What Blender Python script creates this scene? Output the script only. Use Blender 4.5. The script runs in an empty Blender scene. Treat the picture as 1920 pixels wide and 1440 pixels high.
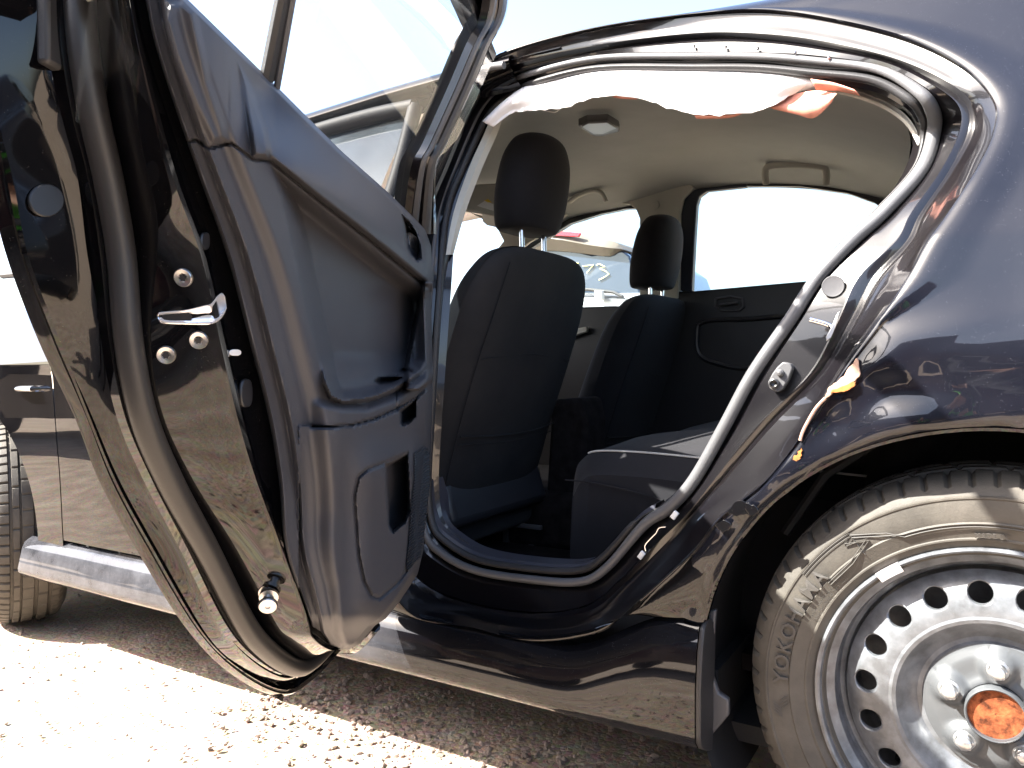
import bpy, bmesh, math, random
from mathutils import Vector, Matrix, noise
random.seed(7)
S = bpy.context.scene
COL = S.collection
# ------------------------------------------------------------------ camera
CAM = Vector((-0.01461, -1.14613, 0.78044))
RT = Vector((0.85423115, 0.51986959, -0.00497625))
UP = Vector((-0.00656068, 0.0203502, 0.99977139))
FW = Vector((-0.519852, 0.85400321, -0.02079447))
FPX = 1457.93
cd = bpy.data.cameras.new("camera"); cam = bpy.data.objects.new("camera", cd); COL.objects.link(cam)
cam.matrix_world = Matrix((( RT.x, UP.x, -FW.x, CAM.x), (RT.y, UP.y, -FW.y, CAM.y), (RT.z, UP.z, -FW.z, CAM.z), (0, 0, 0, 1)))
cd.sensor_width = 36; cd.lens = FPX / 1920 * 36; cd.clip_start = 0.02; cd.clip_end = 900
S.camera = cam
# ------------------------------------------------------------------ light
SUN_TRAVEL = Vector((0.75, 0.67, -1.0)).normalized()
to_sun = -SUN_TRAVEL
W = bpy.data.worlds.new("World"); S.world = W; W.use_nodes = True
nt = W.node_tree; nt.nodes.clear()
sky = nt.nodes.new('ShaderNodeTexSky'); sky.sky_type = 'NISHITA'; sky.sun_disc = False
sky.sun_elevation = math.asin(to_sun.z); sky.sun_rotation = math.atan2(to_sun.x, to_sun.y)
sky.altitude = 300; sky.air_density = 1.0; sky.dust_density = 4.5; sky.ozone_density = 1.0
bg = nt.nodes.new('ShaderNodeBackground'); bg.inputs[1].default_value = 0.095
wo = nt.nodes.new('ShaderNodeOutputWorld')
nt.links.new(sky.outputs[0], bg.inputs[0]); nt.links.new(bg.outputs[0], wo.inputs[0])
sl = bpy.data.lights.new("sun", 'SUN'); sl.energy = 5.0; sl.angle = math.radians(0.53); sl.color = (1.0, 0.95, 0.87)
so = bpy.data.objects.new("sun", sl); COL.objects.link(so)
so.rotation_euler = SUN_TRAVEL.to_track_quat('-Z', 'Y').to_euler()
S.view_settings.view_transform = 'Standard'; S.view_settings.look = 'None'
S.view_settings.exposure = 2.85; S.view_settings.gamma = 1.0; S.view_settings.use_curve_mapping = False
S.render.engine = 'CYCLES'; S.cycles.max_bounces = 8; S.cycles.transparent_max_bounces = 12

# ------------------------------------------------------------------ tracing helpers
def ray(px, py): return FW + RT * ((px - 960) / FPX) - UP * ((py - 720) / FPX)
def onP(px, py, n, d):
    r = ray(px, py); n = Vector(n); return CAM + r * ((d - n.dot(CAM)) / n.dot(r))
def onY(px, py, Y): return onP(px, py, (0, 1, 0), Y)
def onZ(px, py, z): return onP(px, py, (0, 0, 1), z)
PROF = [(.035, .19), (.003, .25), (-.004, .33), (-.008, .45), (-.014, .6), (-.013, .75), (-.003, .87), (.015, .95), (.045, 1.02),
        (.088, 1.10), (.142, 1.2), (.192, 1.3), (.226, 1.375), (.245, 1.42), (.295, 1.452), (.42, 1.475), (.62, 1.49), (.88, 1.495)]
def Ys(z):
    if z <= PROF[0][1]: return PROF[0][0]
    for (a, b), (c, d) in zip(PROF, PROF[1:]):
        if z <= d:
            t = (z - b) / (d - b); return a + (c - a) * t
    return .88
def onS(px, py, off=0):                     # a point on the body side, off metres inboard of its skin
    Y = .05
    for _ in range(14):
        P = onY(px, py, Y + off); Y += (Ys(min(P.z, 1.42)) - Y) * .6
    return onY(px, py, Y + off)
TH = math.radians(69); HG = Vector((-1.03, .03, 0)); DU = Vector((math.cos(TH), -math.sin(TH), 0)); DN = Vector((math.sin(TH), math.cos(TH), 0))
def onD(px, py, w): return onP(px, py, DN, DN.dot(HG) + w)
def D(u, w, z): return HG + DU * u + DN * w + Vector((0, 0, z))
def onDS(px, py, off=0):
    w = 0
    for _ in range(14):
        P = onD(px, py, w + off); w += (Ys(min(P.z, 1.42)) - w) * .6
    return onD(px, py, w + off)
def lerp(a, b, t): return a + (b - a) * t
def ss(x, a, b):
    t = max(0, min(1, (x - a) / (b - a))); return t * t * (3 - 2 * t)
def cr(p0, p1, p2, p3, t):
    return .5 * ((2 * p1) + (p2 - p0) * t + (2 * p0 - 5 * p1 + 4 * p2 - p3) * t * t + (3 * p1 - p0 - 3 * p2 + p3) * t * t * t)
def spline(pts, n, closed=False):           # n samples per span; keeps stations
    P = [Vector(p) for p in pts]; N = len(P); out = []
    spans = N if closed else N - 1
    for i in range(spans):
        if closed: a, b, c, d = P[(i - 1) % N], P[i], P[(i + 1) % N], P[(i + 2) % N]
        else: a, b, c, d = P[max(i - 1, 0)], P[i], P[i + 1], P[min(i + 2, N - 1)]
        for k in range(n): out.append(cr(a, b, c, d, k / n))
    if not closed: out.append(P[-1].copy())
    return out
def v2(pts): return [Vector((p[0], p[1], 0)) for p in pts]
def interp(tab, x):
    if x <= tab[0][0]: return tab[0][1]
    for (a, b), (c, d) in zip(tab, tab[1:]):
        if x <= c: return b + (d - b) * (x - a) / (c - a)
    return tab[-1][1]
def inpoly(x, y, P):
    r = False; j = len(P) - 1
    for i in range(len(P)):
        xi, yi = P[i][:2]; xj, yj = P[j][:2]
        if (yi > y) != (yj > y) and x < (xj - xi) * (y - yi) / (yj - yi) + xi: r = not r
        j = i
    return r
def dline(x, y, P, closed=False):
    best = 1e9; N = len(P)
    for i in range(N if closed else N - 1):
        ax, ay = P[i][:2]; bx, by = P[(i + 1) % N][:2]
        dx, dy = bx - ax, by - ay; L = dx * dx + dy * dy
        t = max(0, min(1, ((x - ax) * dx + (y - ay) * dy) / L)) if L else 0
        d = (x - ax - dx * t) ** 2 + (y - ay - dy * t) ** 2
        if d < best: best = d
    return math.sqrt(best)
def sd(x, y, P):                            # signed distance, positive inside
    d = dline(x, y, P, True); return d if inpoly(x, y, P) else -d

# ------------------------------------------------------------------ mesh helpers
def link(name, me, mat=None, parent=None, smooth=True, angle=40, **kw):
    o = bpy.data.objects.new(name, me); COL.objects.link(o)
    if mat is not None and not me.materials: me.materials.append(mat)
    if smooth and len(me.polygons):
        me.polygons.foreach_set('use_smooth', [True] * len(me.polygons))
        try: me.set_sharp_from_angle(angle=math.radians(angle))
        except Exception: pass
    if parent: o.parent = parent
    for k, v in kw.items(): o[k] = v
    return o
def frompy(name, v, f, mat=None, parent=None, fix=True, **kw):
    me = bpy.data.meshes.new(name); me.from_pydata([tuple(p) for p in v], [], f)
    if fix:
        bm = bmesh.new(); bm.from_mesh(me); bmesh.ops.remove_doubles(bm, verts=bm.verts, dist=1e-5)
        bmesh.ops.recalc_face_normals(bm, faces=bm.faces); bm.to_mesh(me); bm.free()
    return link(name, me, mat, parent, **kw)
def gridmesh(rows, closed=False):
    v = [p for r in rows for p in r]; m = len(rows[0]); f = []
    for i in range(len(rows) - 1):
        for j in range(m if closed else m - 1):
            k = (j + 1) % m; f.append((i * m + j, i * m + k, (i + 1) * m + k, (i + 1) * m + j))
    return v, f
def loft(name, rows, mat, parent, closed=False, thick=0, fix=True, **kw):
    v, f = gridmesh(rows, closed); o = frompy(name, v, f, mat, parent, fix=fix, **kw)
    if thick:
        m = o.modifiers.new('t', 'SOLIDIFY'); m.thickness = abs(thick); m.offset = 1 if thick > 0 else -1
    return o
class MB:
    def __init__(s): s.v = []; s.f = []
    def add(s, v, f):
        b = len(s.v); s.v += [Vector(p) for p in v]; s.f += [tuple(i + b for i in q) for q in f]
    def tube(s, pts, rad, n=8, cap=True, flat=1.0, nrm=None):
        N = len(pts); R = rad if isinstance(rad, (list, tuple)) else [rad] * N; rings = []
        prev = None
        for i, p in enumerate(pts):
            t = (Vector(pts[min(i + 1, N - 1)]) - Vector(pts[max(i - 1, 0)])).normalized()
            if nrm is not None: a = Vector(nrm)
            elif prev is None: a = Vector((0, 0, 1)) if abs(t.z) < .9 else Vector((1, 0, 0))
            else: a = prev
            a = (a - t * a.dot(t)).normalized(); prev = a; b = t.cross(a)
            rings.append([Vector(p) + (a * math.cos(q) * flat + b * math.sin(q)) * R[i] for q in [2 * math.pi * k / n for k in range(n)]])
        v, f = gridmesh(rings, True)
        if cap: f.append(tuple(range(n))[::-1]); f.append(tuple(range((N - 1) * n, N * n)))
        s.add(v, f)
    def box(s, c, d, rot=None):
        c = Vector(c); v = []
        for x in (-.5, .5):
            for y in (-.5, .5):
                for z in (-.5, .5):
                    q = Vector((x * d[0], y * d[1], z * d[2]));
                    if rot: q = rot @ q
                    v.append(c + q)
        s.add(v, [(0, 1, 3, 2), (4, 6, 7, 5), (0, 4, 5, 1), (2, 3, 7, 6), (0, 2, 6, 4), (1, 5, 7, 3)])
    def lathe(s, prof, n, c, ax, cap=False):       # prof (r, a); ax axis direction
        ax = Vector(ax).normalized(); e = Vector((0, 0, 1)) if abs(ax.z) < .9 else Vector((1, 0, 0))
        a = (e - ax * e.dot(ax)).normalized(); b = ax.cross(a); rows = []
        for r, h in prof: rows.append([Vector(c) + ax * h + (a * math.cos(q) + b * math.sin(q)) * r for q in [2 * math.pi * k / n for k in range(n)]])
        s.add(*gridmesh(rows, True))
    def prism(s, pts, d):                   # planar outline extruded by vector d
        n = len(pts); d = Vector(d); v = [Vector(p) for p in pts] + [Vector(p) + d for p in pts]
        s.add(v, [tuple(range(n)), tuple(range(2 * n - 1, n - 1, -1))] + [(i, i + n, (i + 1) % n + n, (i + 1) % n) for i in range(n)])
    def build(s, name, mat, parent=None, bevel=0, seg=2, **kw):
        o = frompy(name, s.v, s.f, mat, parent, **kw)
        if bevel:
            m = o.modifiers.new('b', 'BEVEL'); m.width = bevel; m.segments = seg; m.limit_method = 'ANGLE'; m.angle_limit = math.radians(35)
        return o
def tubeo(name, pts, r, mat, parent, n=10, **kw):
    m = MB(); m.tube(pts, r, n); return m.build(name, mat, parent, **kw)

# ------------------------------------------------------------------ materials
def mat(name, base, rough=.5, metal=0, spec=.5, coat=0, coat_r=.03, dust=0, dustc=(.32, .29, .26), bump=0, bscale=200, var=0, vscale=8, sheen=0, alpha=None, fleck=0, bumpd=.001, wav=0, wscale=6, shade_ramp=None):
    m = bpy.data.materials.new(name); m.use_nodes = True; t = m.node_tree; N = t.nodes; L = t.links
    b = N['Principled BSDF']
    b.inputs['Base Color'].default_value = (*base, 1); b.inputs['Roughness'].default_value = rough
    b.inputs['Metallic'].default_value = metal; b.inputs['Specular IOR Level'].default_value = spec
    b.inputs['Coat Weight'].default_value = coat; b.inputs['Coat Roughness'].default_value = coat_r
    if sheen: b.inputs['Sheen Weight'].default_value = sheen; b.inputs['Sheen Roughness'].default_value = .5
    tc = N.new('ShaderNodeTexCoord')
    def tex(scale, det=4, r=.6):
        n = N.new('ShaderNodeTexNoise'); n.inputs['Scale'].default_value = scale; n.inputs['Detail'].default_value = det; n.inputs['Roughness'].default_value = r
        L.new(tc.outputs['Object'], n.inputs['Vector']); return n.outputs['Fac']
    def mapr(s, a, c, x, y):
        n = N.new('ShaderNodeMapRange'); n.inputs[1].default_value = a; n.inputs[2].default_value = c; n.inputs[3].default_value = x; n.inputs[4].default_value = y
        L.new(s, n.inputs[0]); return n.outputs[0]
    def math_(op, a, c):
        n = N.new('ShaderNodeMath'); n.operation = op
        for i, q in enumerate((a, c)):
            if isinstance(q, (int, float)): n.inputs[i].default_value = q
            else: L.new(q, n.inputs[i])
        return n.outputs[0]
    cur = None
    if var:
        mx = N.new('ShaderNodeMix'); mx.data_type = 'RGBA'
        L.new(mapr(tex(vscale, 6), .35, .65, 0, 1), mx.inputs[0])
        mx.inputs[6].default_value = (*[c * (1 - var) for c in base], 1); mx.inputs[7].default_value = (*[min(1, c * (1 + var)) for c in base], 1)
        cur = mx.outputs[2]
    if dust or fleck:
        f = mapr(tex(5, 8, .7), .35, .8, dust * .12, dust * .6)
        if shade_ramp:
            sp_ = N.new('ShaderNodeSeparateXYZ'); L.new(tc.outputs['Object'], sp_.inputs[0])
            f = math_('MULTIPLY', f, mapr(sp_.outputs[0], shade_ramp[0], shade_ramp[1], 1, shade_ramp[2]))  # shade put into the colour: dust cut back along X
        if fleck:
            vo = N.new('ShaderNodeTexVoronoi'); vo.inputs['Scale'].default_value = 330; L.new(tc.outputs['Object'], vo.inputs['Vector'])
            sp = mapr(vo.outputs['Distance'], .10, .16, fleck, 0)
            gate = mapr(tex(90, 2), .52, .6, 0, 1)
            f = math_('ADD', f, math_('MULTIPLY', sp, gate))
        mx = N.new('ShaderNodeMix'); mx.data_type = 'RGBA'; L.new(f, mx.inputs[0])
        if cur: L.new(cur, mx.inputs[6])
        else: mx.inputs[6].default_value = (*base, 1)
        mx.inputs[7].default_value = (*dustc, 1); cur = mx.outputs[2]
        L.new(mapr(f, 0, .4, rough, min(1, rough + .3)), b.inputs['Roughness'])
    if cur: L.new(cur, b.inputs['Base Color'])
    h = None
    if bump:
        bn = N.new('ShaderNodeBump'); bn.inputs['Strength'].default_value = bump; bn.inputs['Distance'].default_value = bumpd
        L.new(tex(bscale, 3), bn.inputs['Height']); h = bn
    if wav:
        b2 = N.new('ShaderNodeBump'); b2.inputs['Strength'].default_value = wav; b2.inputs['Distance'].default_value = .01
        L.new(tex(wscale, 1, .4), b2.inputs['Height'])
        if h: L.new(h.outputs[0], b2.inputs['Normal'])
        h = b2
    if h:
        L.new(h.outputs[0], b.inputs['Normal'])
        if coat: L.new(h.outputs[0], b.inputs['Coat Normal'])
    if alpha is not None:
        b.inputs['Alpha'].default_value = alpha
    return m
PAINT = mat('black_paint', (.0016, .0015, .0020), .35, spec=0, coat=1, coat_r=.015, dust=.012, fleck=.10, dustc=(.4, .38, .38), wav=.04, wscale=5)
PAINTQ = mat('dusty_black_paint', (.0026, .0030, .0060), .34, spec=.08, coat=1, coat_r=.03, dust=.014, fleck=.10, dustc=(.42, .43, .5), wav=.08, wscale=4)
PAINTJ = mat('jamb_paint', (.0022, .0016, .0026), .28, spec=.35, coat=1, coat_r=.02, dust=.012, fleck=.10, dustc=(.38, .36, .36), wav=.08, wscale=14)
PAINTD = mat('door_edge_paint', (.0016, .0015, .0020), .35, spec=0, coat=1, coat_r=.04, dust=.008, fleck=.10, dustc=(.4, .37, .33), wav=.05, wscale=8)
HAZE_P = mat('dust_and_shade_sill_paint', (.003, .003, .004), .4, spec=0, coat=1, coat_r=.04, dust=.38, dustc=(.40, .41, .46), wav=.04, fleck=.2, shade_ramp=(-1.25, -.85, .07))  # real dust, thinned rearwards to paint in the shade of the open door
RUB = mat('black_rubber', (.018, .018, .02), .5, dust=.05, bump=.3, bscale=400)
RUBG = mat('grey_bulb_rubber', (.075, .075, .08), .42, var=.15, dust=.2, dustc=(.3, .3, .3), bump=.2, bscale=300)
RUBD = mat('door_seal_rubber', (.014, .013, .013), .38, dust=.1, dustc=(.25, .22, .18), bump=.15, bscale=250)
TRIM = mat('charcoal_trim_plastic', (.040, .040, .046), .50, spec=.4, dust=.05, dustc=(.2, .19, .2), bump=.35, bscale=650, bumpd=.0006)
TRIMS = mat('smooth_dark_plastic', (.022, .022, .026), .35, dust=.05)
PLB = mat('black_plastic', (.012, .012, .014), .35, spec=.5, dust=.04)
SWP = mat('grey_switch_plastic', (.06, .06, .065), .45, dust=.1)
FAB = mat('black_seat_fabric', (.0058, .006, .0085), .9, spec=.25, dust=.02, sheen=.06, bump=.5, bscale=900, bumpd=.0006, var=.25, vscale=5)
FABD = mat('dusty_seat_side', (.011, .011, .013), .85, spec=.3, dust=.10, bump=.3, bscale=700, bumpd=.0005)
CARP = mat('dark_carpet', (.012, .010, .010), .95, spec=.1, bump=.8, bscale=500, var=.4, vscale=30)
HEAD = mat('beige_headliner', (.40, .405, .385), .95, spec=.1, bump=.25, bscale=700, var=.05, vscale=6, bumpd=.0004)
PILL = mat('pale_pillar_trim', (.44, .43, .38), .6, spec=.3, bump=.15, bscale=500, var=.04)
CLOTH = mat('white_airbag_cloth', (.78, .75, .74), .9, spec=.1, bump=.4, bscale=500, bumpd=.0004)
SALM = mat('salmon_tape', (.70, .30, .22), .8, spec=.2, var=.15, vscale=30)
CHR = mat('chrome', (.75, .75, .77), .12, metal=1, bump=.05, bscale=60)
SATIN = mat('satin_steel', (.62, .6, .58), .28, metal=1, dust=.05)
TYRE = mat('tyre_rubber', (.045, .041, .036), .6, spec=.4, dust=.35, dustc=(.24, .21, .165), bump=.4, bscale=220, var=.2, vscale=20)
TYREL = mat('tyre_lettering', (.04, .037, .034), .6, dust=.2, dustc=(.22, .19, .16))
STEEL = mat('worn_black_steel', (.115, .125, .14), .42, metal=.25, coat=.25, coat_r=.15, spec=.6, dust=.18, dustc=(.30, .26, .22), bump=.25, bscale=60, var=.45, vscale=26, fleck=.3)
HUBP = mat('grey_hub_paint', (.055, .06, .066), .45, dust=.1, bump=.15, bscale=120, var=.15)
RUST = mat('rusty_cap', (.17, .048, .018), .85, spec=.2, bump=1.0, bscale=160, var=.75, vscale=70)
LUGM = mat('worn_lug', (.5, .5, .5), .3, metal=.8, dust=.15, dustc=(.3, .28, .25))
PRIM = mat('orange_primer', (.30, .10, .018), .75, var=.5, vscale=40, bump=.5, bscale=200)
LINER = mat('wheelhouse_liner', (.012, .012, .013), .7, dust=.12, dustc=(.12, .10, .08), bump=.5, bscale=60)
RED = mat('red_lens', (.5, .01, .03), .15, coat=1)
WHT = mat('white_plastic', (.75, .75, .74), .4)
SILV = mat('silver_paint', (.38, .39, .41), .3, metal=.6, coat=1)
REDP = mat('red_paint', (.35, .008, .012), .2, coat=1)
BLKP = mat('plain_black_paint', (.01, .01, .012), .2, coat=1)
MAROON = mat('maroon_paint', (.06, .006, .010), .25, coat=1)
NAVY = mat('navy_paint', (.01, .015, .035), .2, coat=1, dust=.05)
CHALK = mat('yellow_paint_pen', (.85, .8, .35), .9)
YEL = mat('yellow_sticker', (.8, .55, .03), .6)
BLUEL = mat('blue_trim', (.02, .025, .04), .4)
def glass(name, tint, refl=1.0, op=0.0, opc=(.5, .55, .6)):
    m = bpy.data.materials.new(name); m.use_nodes = True; t = m.node_tree; N = t.nodes; L = t.links; N.clear()
    o = N.new('ShaderNodeOutputMaterial'); tr = N.new('ShaderNodeBsdfTransparent'); tr.inputs[0].default_value = (*tint, 1)
    g = N.new('ShaderNodeBsdfGlossy'); g.inputs['Roughness'].default_value = .02
    fr = N.new('ShaderNodeFresnel'); ge = N.new('ShaderNodeNewGeometry'); io = N.new('ShaderNodeMapRange')
    io.inputs[3].default_value = 1.45; io.inputs[4].default_value = 1 / 1.45; L.new(ge.outputs['Backfacing'], io.inputs[0]); L.new(io.outputs[0], fr.inputs[0])
    mu = N.new('ShaderNodeMath'); mu.operation = 'MULTIPLY'; mu.inputs[1].default_value = refl; L.new(fr.outputs[0], mu.inputs[0])
    mx = N.new('ShaderNodeMixShader'); L.new(mu.outputs[0], mx.inputs[0]); L.new(tr.outputs[0], mx.inputs[1]); L.new(g.outputs[0], mx.inputs[2])
    cur = mx
    if op:
        df = N.new('ShaderNodeBsdfDiffuse'); df.inputs[0].default_value = (*opc, 1)
        tc = N.new('ShaderNodeTexCoord'); n = N.new('ShaderNodeTexNoise'); n.inputs['Scale'].default_value = 4; n.inputs['Detail'].default_value = 7
        L.new(tc.outputs['Object'], n.inputs['Vector'])
        mr = N.new('ShaderNodeMapRange'); mr.inputs[1].default_value = .3; mr.inputs[2].default_value = .75; mr.inputs[3].default_value = op * .3; mr.inputs[4].default_value = op * 1.7
        L.new(n.outputs['Fac'], mr.inputs[0]); m2 = N.new('ShaderNodeMixShader'); L.new(mr.outputs[0], m2.inputs[0]); L.new(mx.outputs[0], m2.inputs[1]); L.new(df.outputs[0], m2.inputs[2]); cur = m2
    L.new(cur.outputs[0], o.inputs[0]); return m
GLASS = glass('window_glass', (.86, .92, .90), 1.0, .05)
GLASSD = glass('dusty_door_glass', (.96, .98, .98), 1.0, .035, (.6, .65, .7))
GLASSC = glass('clear_far_glass', (.9, .94, .93), .6, .02)
GLASSK = glass('tinted_rear_glass', (.10, .12, .14), 1.0, .12, (.2, .25, .3))

def ground_mat():
    m = bpy.data.materials.new('dirt_and_gravel'); m.use_nodes = True; t = m.node_tree; N = t.nodes; L = t.links; b = N['Principled BSDF']
    tc = N.new('ShaderNodeTexCoord')
    def noi(s, d=6):
        n = N.new('ShaderNodeTexNoise'); n.inputs['Scale'].default_value = s; n.inputs['Detail'].default_value = d; L.new(tc.outputs['Object'], n.inputs['Vector']); return n
    vo = N.new('ShaderNodeTexVoronoi'); vo.inputs['Scale'].default_value = 85; L.new(tc.outputs['Object'], vo.inputs['Vector'])
    r = N.new('ShaderNodeValToRGB'); e = r.color_ramp.elements
    e[0].position = .25; e[0].color = (.27, .205, .155, 1); e[1].position = .8; e[1].color = (.50, .42, .33, 1)
    x = e.new(.5); x.color = (.38, .30, .23, 1)
    L.new(noi(7, 9).outputs['Fac'], r.inputs[0])
    mx = N.new('ShaderNodeMix'); mx.data_type = 'RGBA'; mx.blend_type = 'MULTIPLY'; mx.inputs[0].default_value = .55
    L.new(r.outputs[0], mx.inputs[6]); L.new(vo.outputs['Color'], mx.inputs[7])
    hs = N.new('ShaderNodeMix'); hs.data_type = 'RGBA'; hs.inputs[0].default_value = .45; L.new(mx.outputs[2], hs.inputs[6]); L.new(r.outputs[0], hs.inputs[7])
    L.new(hs.outputs[2], b.inputs['Base Color']); b.inputs['Roughness'].default_value = .95; b.inputs['Specular IOR Level'].default_value = .15
    bp = N.new('ShaderNodeBump'); bp.inputs['Strength'].default_value = .5; bp.inputs['Distance'].default_value = .006; bp.invert = True
    L.new(vo.outputs['Distance'], bp.inputs['Height'])
    b2 = N.new('ShaderNodeBump'); b2.inputs['Strength'].default_value = .7; b2.inputs['Distance'].default_value = .004
    L.new(noi(160, 4).outputs['Fac'], b2.inputs['Height']); L.new(bp.outputs[0], b2.inputs['Normal']); L.new(b2.outputs[0], b.inputs['Normal'])
    return m
GND = ground_mat()
STONE = mat('pebble', (.26, .205, .17), .85, spec=.25, var=.45, vscale=14, bump=.4, bscale=150)

# ------------------------------------------------------------------ ground
v = []; f = []
xs = [-400, -60, -12, -5] + [-4 + .12 * i for i in range(50)] + [2.6, 6, 15, 60, 400]
ys = [-400, -60, -12, -5] + [-2.6 + .12 * i for i in range(40)] + [3, 6, 15, 60, 400]
rows = []
for y in ys:
    rows.append([Vector((x, y, (noise.noise(Vector((x * 1.6, y * 1.6, 0))) * .008 + noise.noise(Vector((x * 6, y * 6, 3))) * .003 - .004) if abs(x) < 5 and abs(y) < 4 else -.004)) for x in xs])
loft('ground', rows, GND, None, kind='structure')
def stones():
    bm = bmesh.new(); bmesh.ops.create_icosphere(bm, subdivisions=1, radius=1); bm.verts.ensure_lookup_table()
    bv = [x.co.copy() for x in bm.verts]; bf = [tuple(x.index for x in q.verts) for q in bm.faces]; bm.free()
    V = []; F = []
    R = random.Random(3)
    shapes = []
    for k in range(14):
        shapes.append([Vector((p.x * R.uniform(.75, 1.25), p.y * R.uniform(.75, 1.25), p.z * R.uniform(.5, .85))) * R.uniform(.8, 1.15) for p in bv])
    def put(x, y, s):
        a = R.uniform(0, 6.28); c, d = math.cos(a), math.sin(a); b = len(V)
        ax, ay = R.uniform(.8, 1.3), R.uniform(.7, 1.1)
        for p in R.choice(shapes):
            px, py = p.x * ax, p.y * ay
            V.append((x + (px * c - py * d) * s, y + (px * d + py * c) * s, p.z * s + s * .12))
        F.extend(tuple(i + b for i in q) for q in bf)
    for _ in range(9500):
        x = R.uniform(-2.9, .6); y = R.uniform(-.95, 1.1)
        put(x, y, .0014 + .0042 * R.random() ** 3)
    for _ in range(3500):                    # coarse gravel thrown up along the sill
        x = R.uniform(-1.5, .5); y = R.gauss(.08 - .10 * (x + .5), .15)
        put(x, y, .002 + .0075 * R.random() ** 4)
    me = bpy.data.meshes.new('gravel'); me.from_pydata(V, [], F)
    link('gravel', me, STONE, None, smooth=False, kind='stuff', label='loose brown pebbles scattered over the dirt beside and under the sedan', category='gravel')
stones()

# ------------------------------------------------------------------ the sedan
CAR = bpy.data.objects.new('sedan', None); COL.objects.link(CAR); CAR.location = (0, 0, 0)
CAR['label'] = 'dusty black sedan with its rear side door open and crumpled metal above the wheel'; CAR['category'] = 'car'

# rings round the rear door opening: O lip, R1, R2, R3 ridge, R4 flange, B bulb, T trim lip
ST = [
 ((700,800),(718,800),(737,800),(757,800),(780,800),(793,800),(808,800)),
 ((735,560),(750,560),(757,560),(766,560),(785,560),(805,560),(823,560)),
 ((772,400),(787,400),(792,400),(800,400),(814,400),(821,400),(838,400)),
 ((803,313),(820,313),(824,313),(834,313),(846,313),(852,313),(869,313)),
 ((850,213),(864,211),(870,210),(880,208),(893,203),(900,206),(918,213)),
 ((885,140),(903,140),(912,145),(922,150),(935,158),(943,160),(962,176)),
 ((953,97),(965,111),(968,120),(972,132),(984,134),(990,139),(1003,155)),
 ((1117,53),(1120,72),(1122,84),(1124,97),(1124,102),(1124,109),(1124,128)),
 ((1300,27),(1301,46),(1302,62),(1303,79),(1303,97),(1303,105),(1303,127)),
 ((1433,20),(1431,44),(1429,63),(1427,79),(1425,98),(1424,106),(1420,128)),
 ((1560,37),(1550,60),(1543,77),(1535,92),(1530,104),(1527,114),(1518,137)),
 ((1700,73),(1682,95),(1670,107),(1657,116),(1651,122),(1646,130),(1633,150)),
 ((1808,127),(1785,140),(1765,147),(1742,155),(1731,161),(1720,170),(1700,183)),
 ((1865,190),(1840,187),(1820,190),(1795,195),(1772,199),(1748,206),(1726,212)),
 ((1864,245),(1842,245),(1824,245),(1800,243),(1772,243),(1751,247),(1733,248)),
 ((1835,310),(1810,315),(1787,318),(1765,318),(1747,318),(1727,318),(1712,316)),
 ((1777,400),(1760,400),(1733,400),(1708,400),(1684,400),(1654,400),(1640,396)),
 ((1740,452),(1730,452),(1708,452),(1680,452),(1626,452),(1597,452),(1585,448)),
 ((1702,520),(1683,520),(1650,520),(1610,520),(1555,520),(1532,522),(1522,520)),
 ((1647,600),(1633,600),(1605,600),(1573,600),(1503,600),(1481,600),(1472,598)),
 ((1577,700),(1566,700),(1543,700),(1520,700),(1438,700),(1412,700),(1404,698)),
 ((1513,800),(1498,800),(1447,800),(1419,800),(1384,800),(1358,800),(1350,798)),
 ((1440,897),(1407,900),(1360,900),(1339,900),(1323,900),(1301,900),(1293,896)),
 ((1352,968),(1323,965),(1302,962),(1291,961),(1274,960),(1255,952),(1245,946)),
 ((1300,1033),(1278,1024),(1258,1016),(1243,1008),(1226,998),(1208,984),(1198,974)),
 ((1200,1125),(1185,1112),(1173,1100),(1161,1089),(1150,1078),(1139,1063),(1128,1048)),
 ((1118,1188),(1109,1170),(1103,1155),(1098,1137),(1092,1110),(1087,1091),(1080,1070)),
 ((1000,1203),(997,1182),(996,1168),(995,1150),(993,1104),(991,1086),(990,1066)),
 ((887,1177),(881,1158),(877,1146),(873,1130),(888,1088),(893,1070),(898,1050)),
 ((780,1158),(780,1138),(785,1122),(795,1095),(820,1054),(828,1038),(842,1020)),
 ((715,1080),(730,1070),(745,1060),(762,1045),(786,1015),(797,1000),(812,985)),
 ((698,940),(716,940),(735,938),(755,935),(776,925),(788,918),(803,910)),
]
NS = len(ST); SUBN = 7
OFF = [0, .022, .045, .055, .118, .122, .132]
OFFT = [0, .013, .016, .028, .032, .035, .048]
OFFB = [0, .03, .06, .09, .108, .112, .125]     # the sill is a deeper step
def ringpts(j, extra=None):
    px = spline(v2([s[j] for s in ST]), SUBN, True); out = []
    for i, q in enumerate(px):
        k = i / SUBN
        bw = ss(k, 23, 25.5) * (1 - ss(k, 29.5, 31))
        tw = ss(k, 4.5, 6.5) * (1 - ss(k, 12, 14.5))
        of = lerp(lerp(OFF[j], OFFB[j], bw), OFFT[j], tw) + (extra or 0)
        out.append(onS(q.x, q.y, of))
    return out
RG = [ringpts(j) for j in range(7)]
R3in = [lerp(a, b, .04) for a, b in zip([q for q in ringpts(3, .055)], RG[4])]
bwl = [max(ss(i / SUBN, 23, 25.5) * (1 - ss(i / SUBN, 29.5, 31)), ss(i / SUBN, 4, 6) * (1 - ss(i / SUBN, 12, 15))) for i in range(len(RG[0]))]
R3i = [lerp(a, lerp(r3, r4, .06), b) for a, r3, r4, b in zip(R3in, RG[3], RG[4], bwl)]
def midr(a, b, t, bulge=0):
    return [lerp(p, q, t) + Vector((0, bulge, 0)) for p, q in zip(a, b)]
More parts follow.
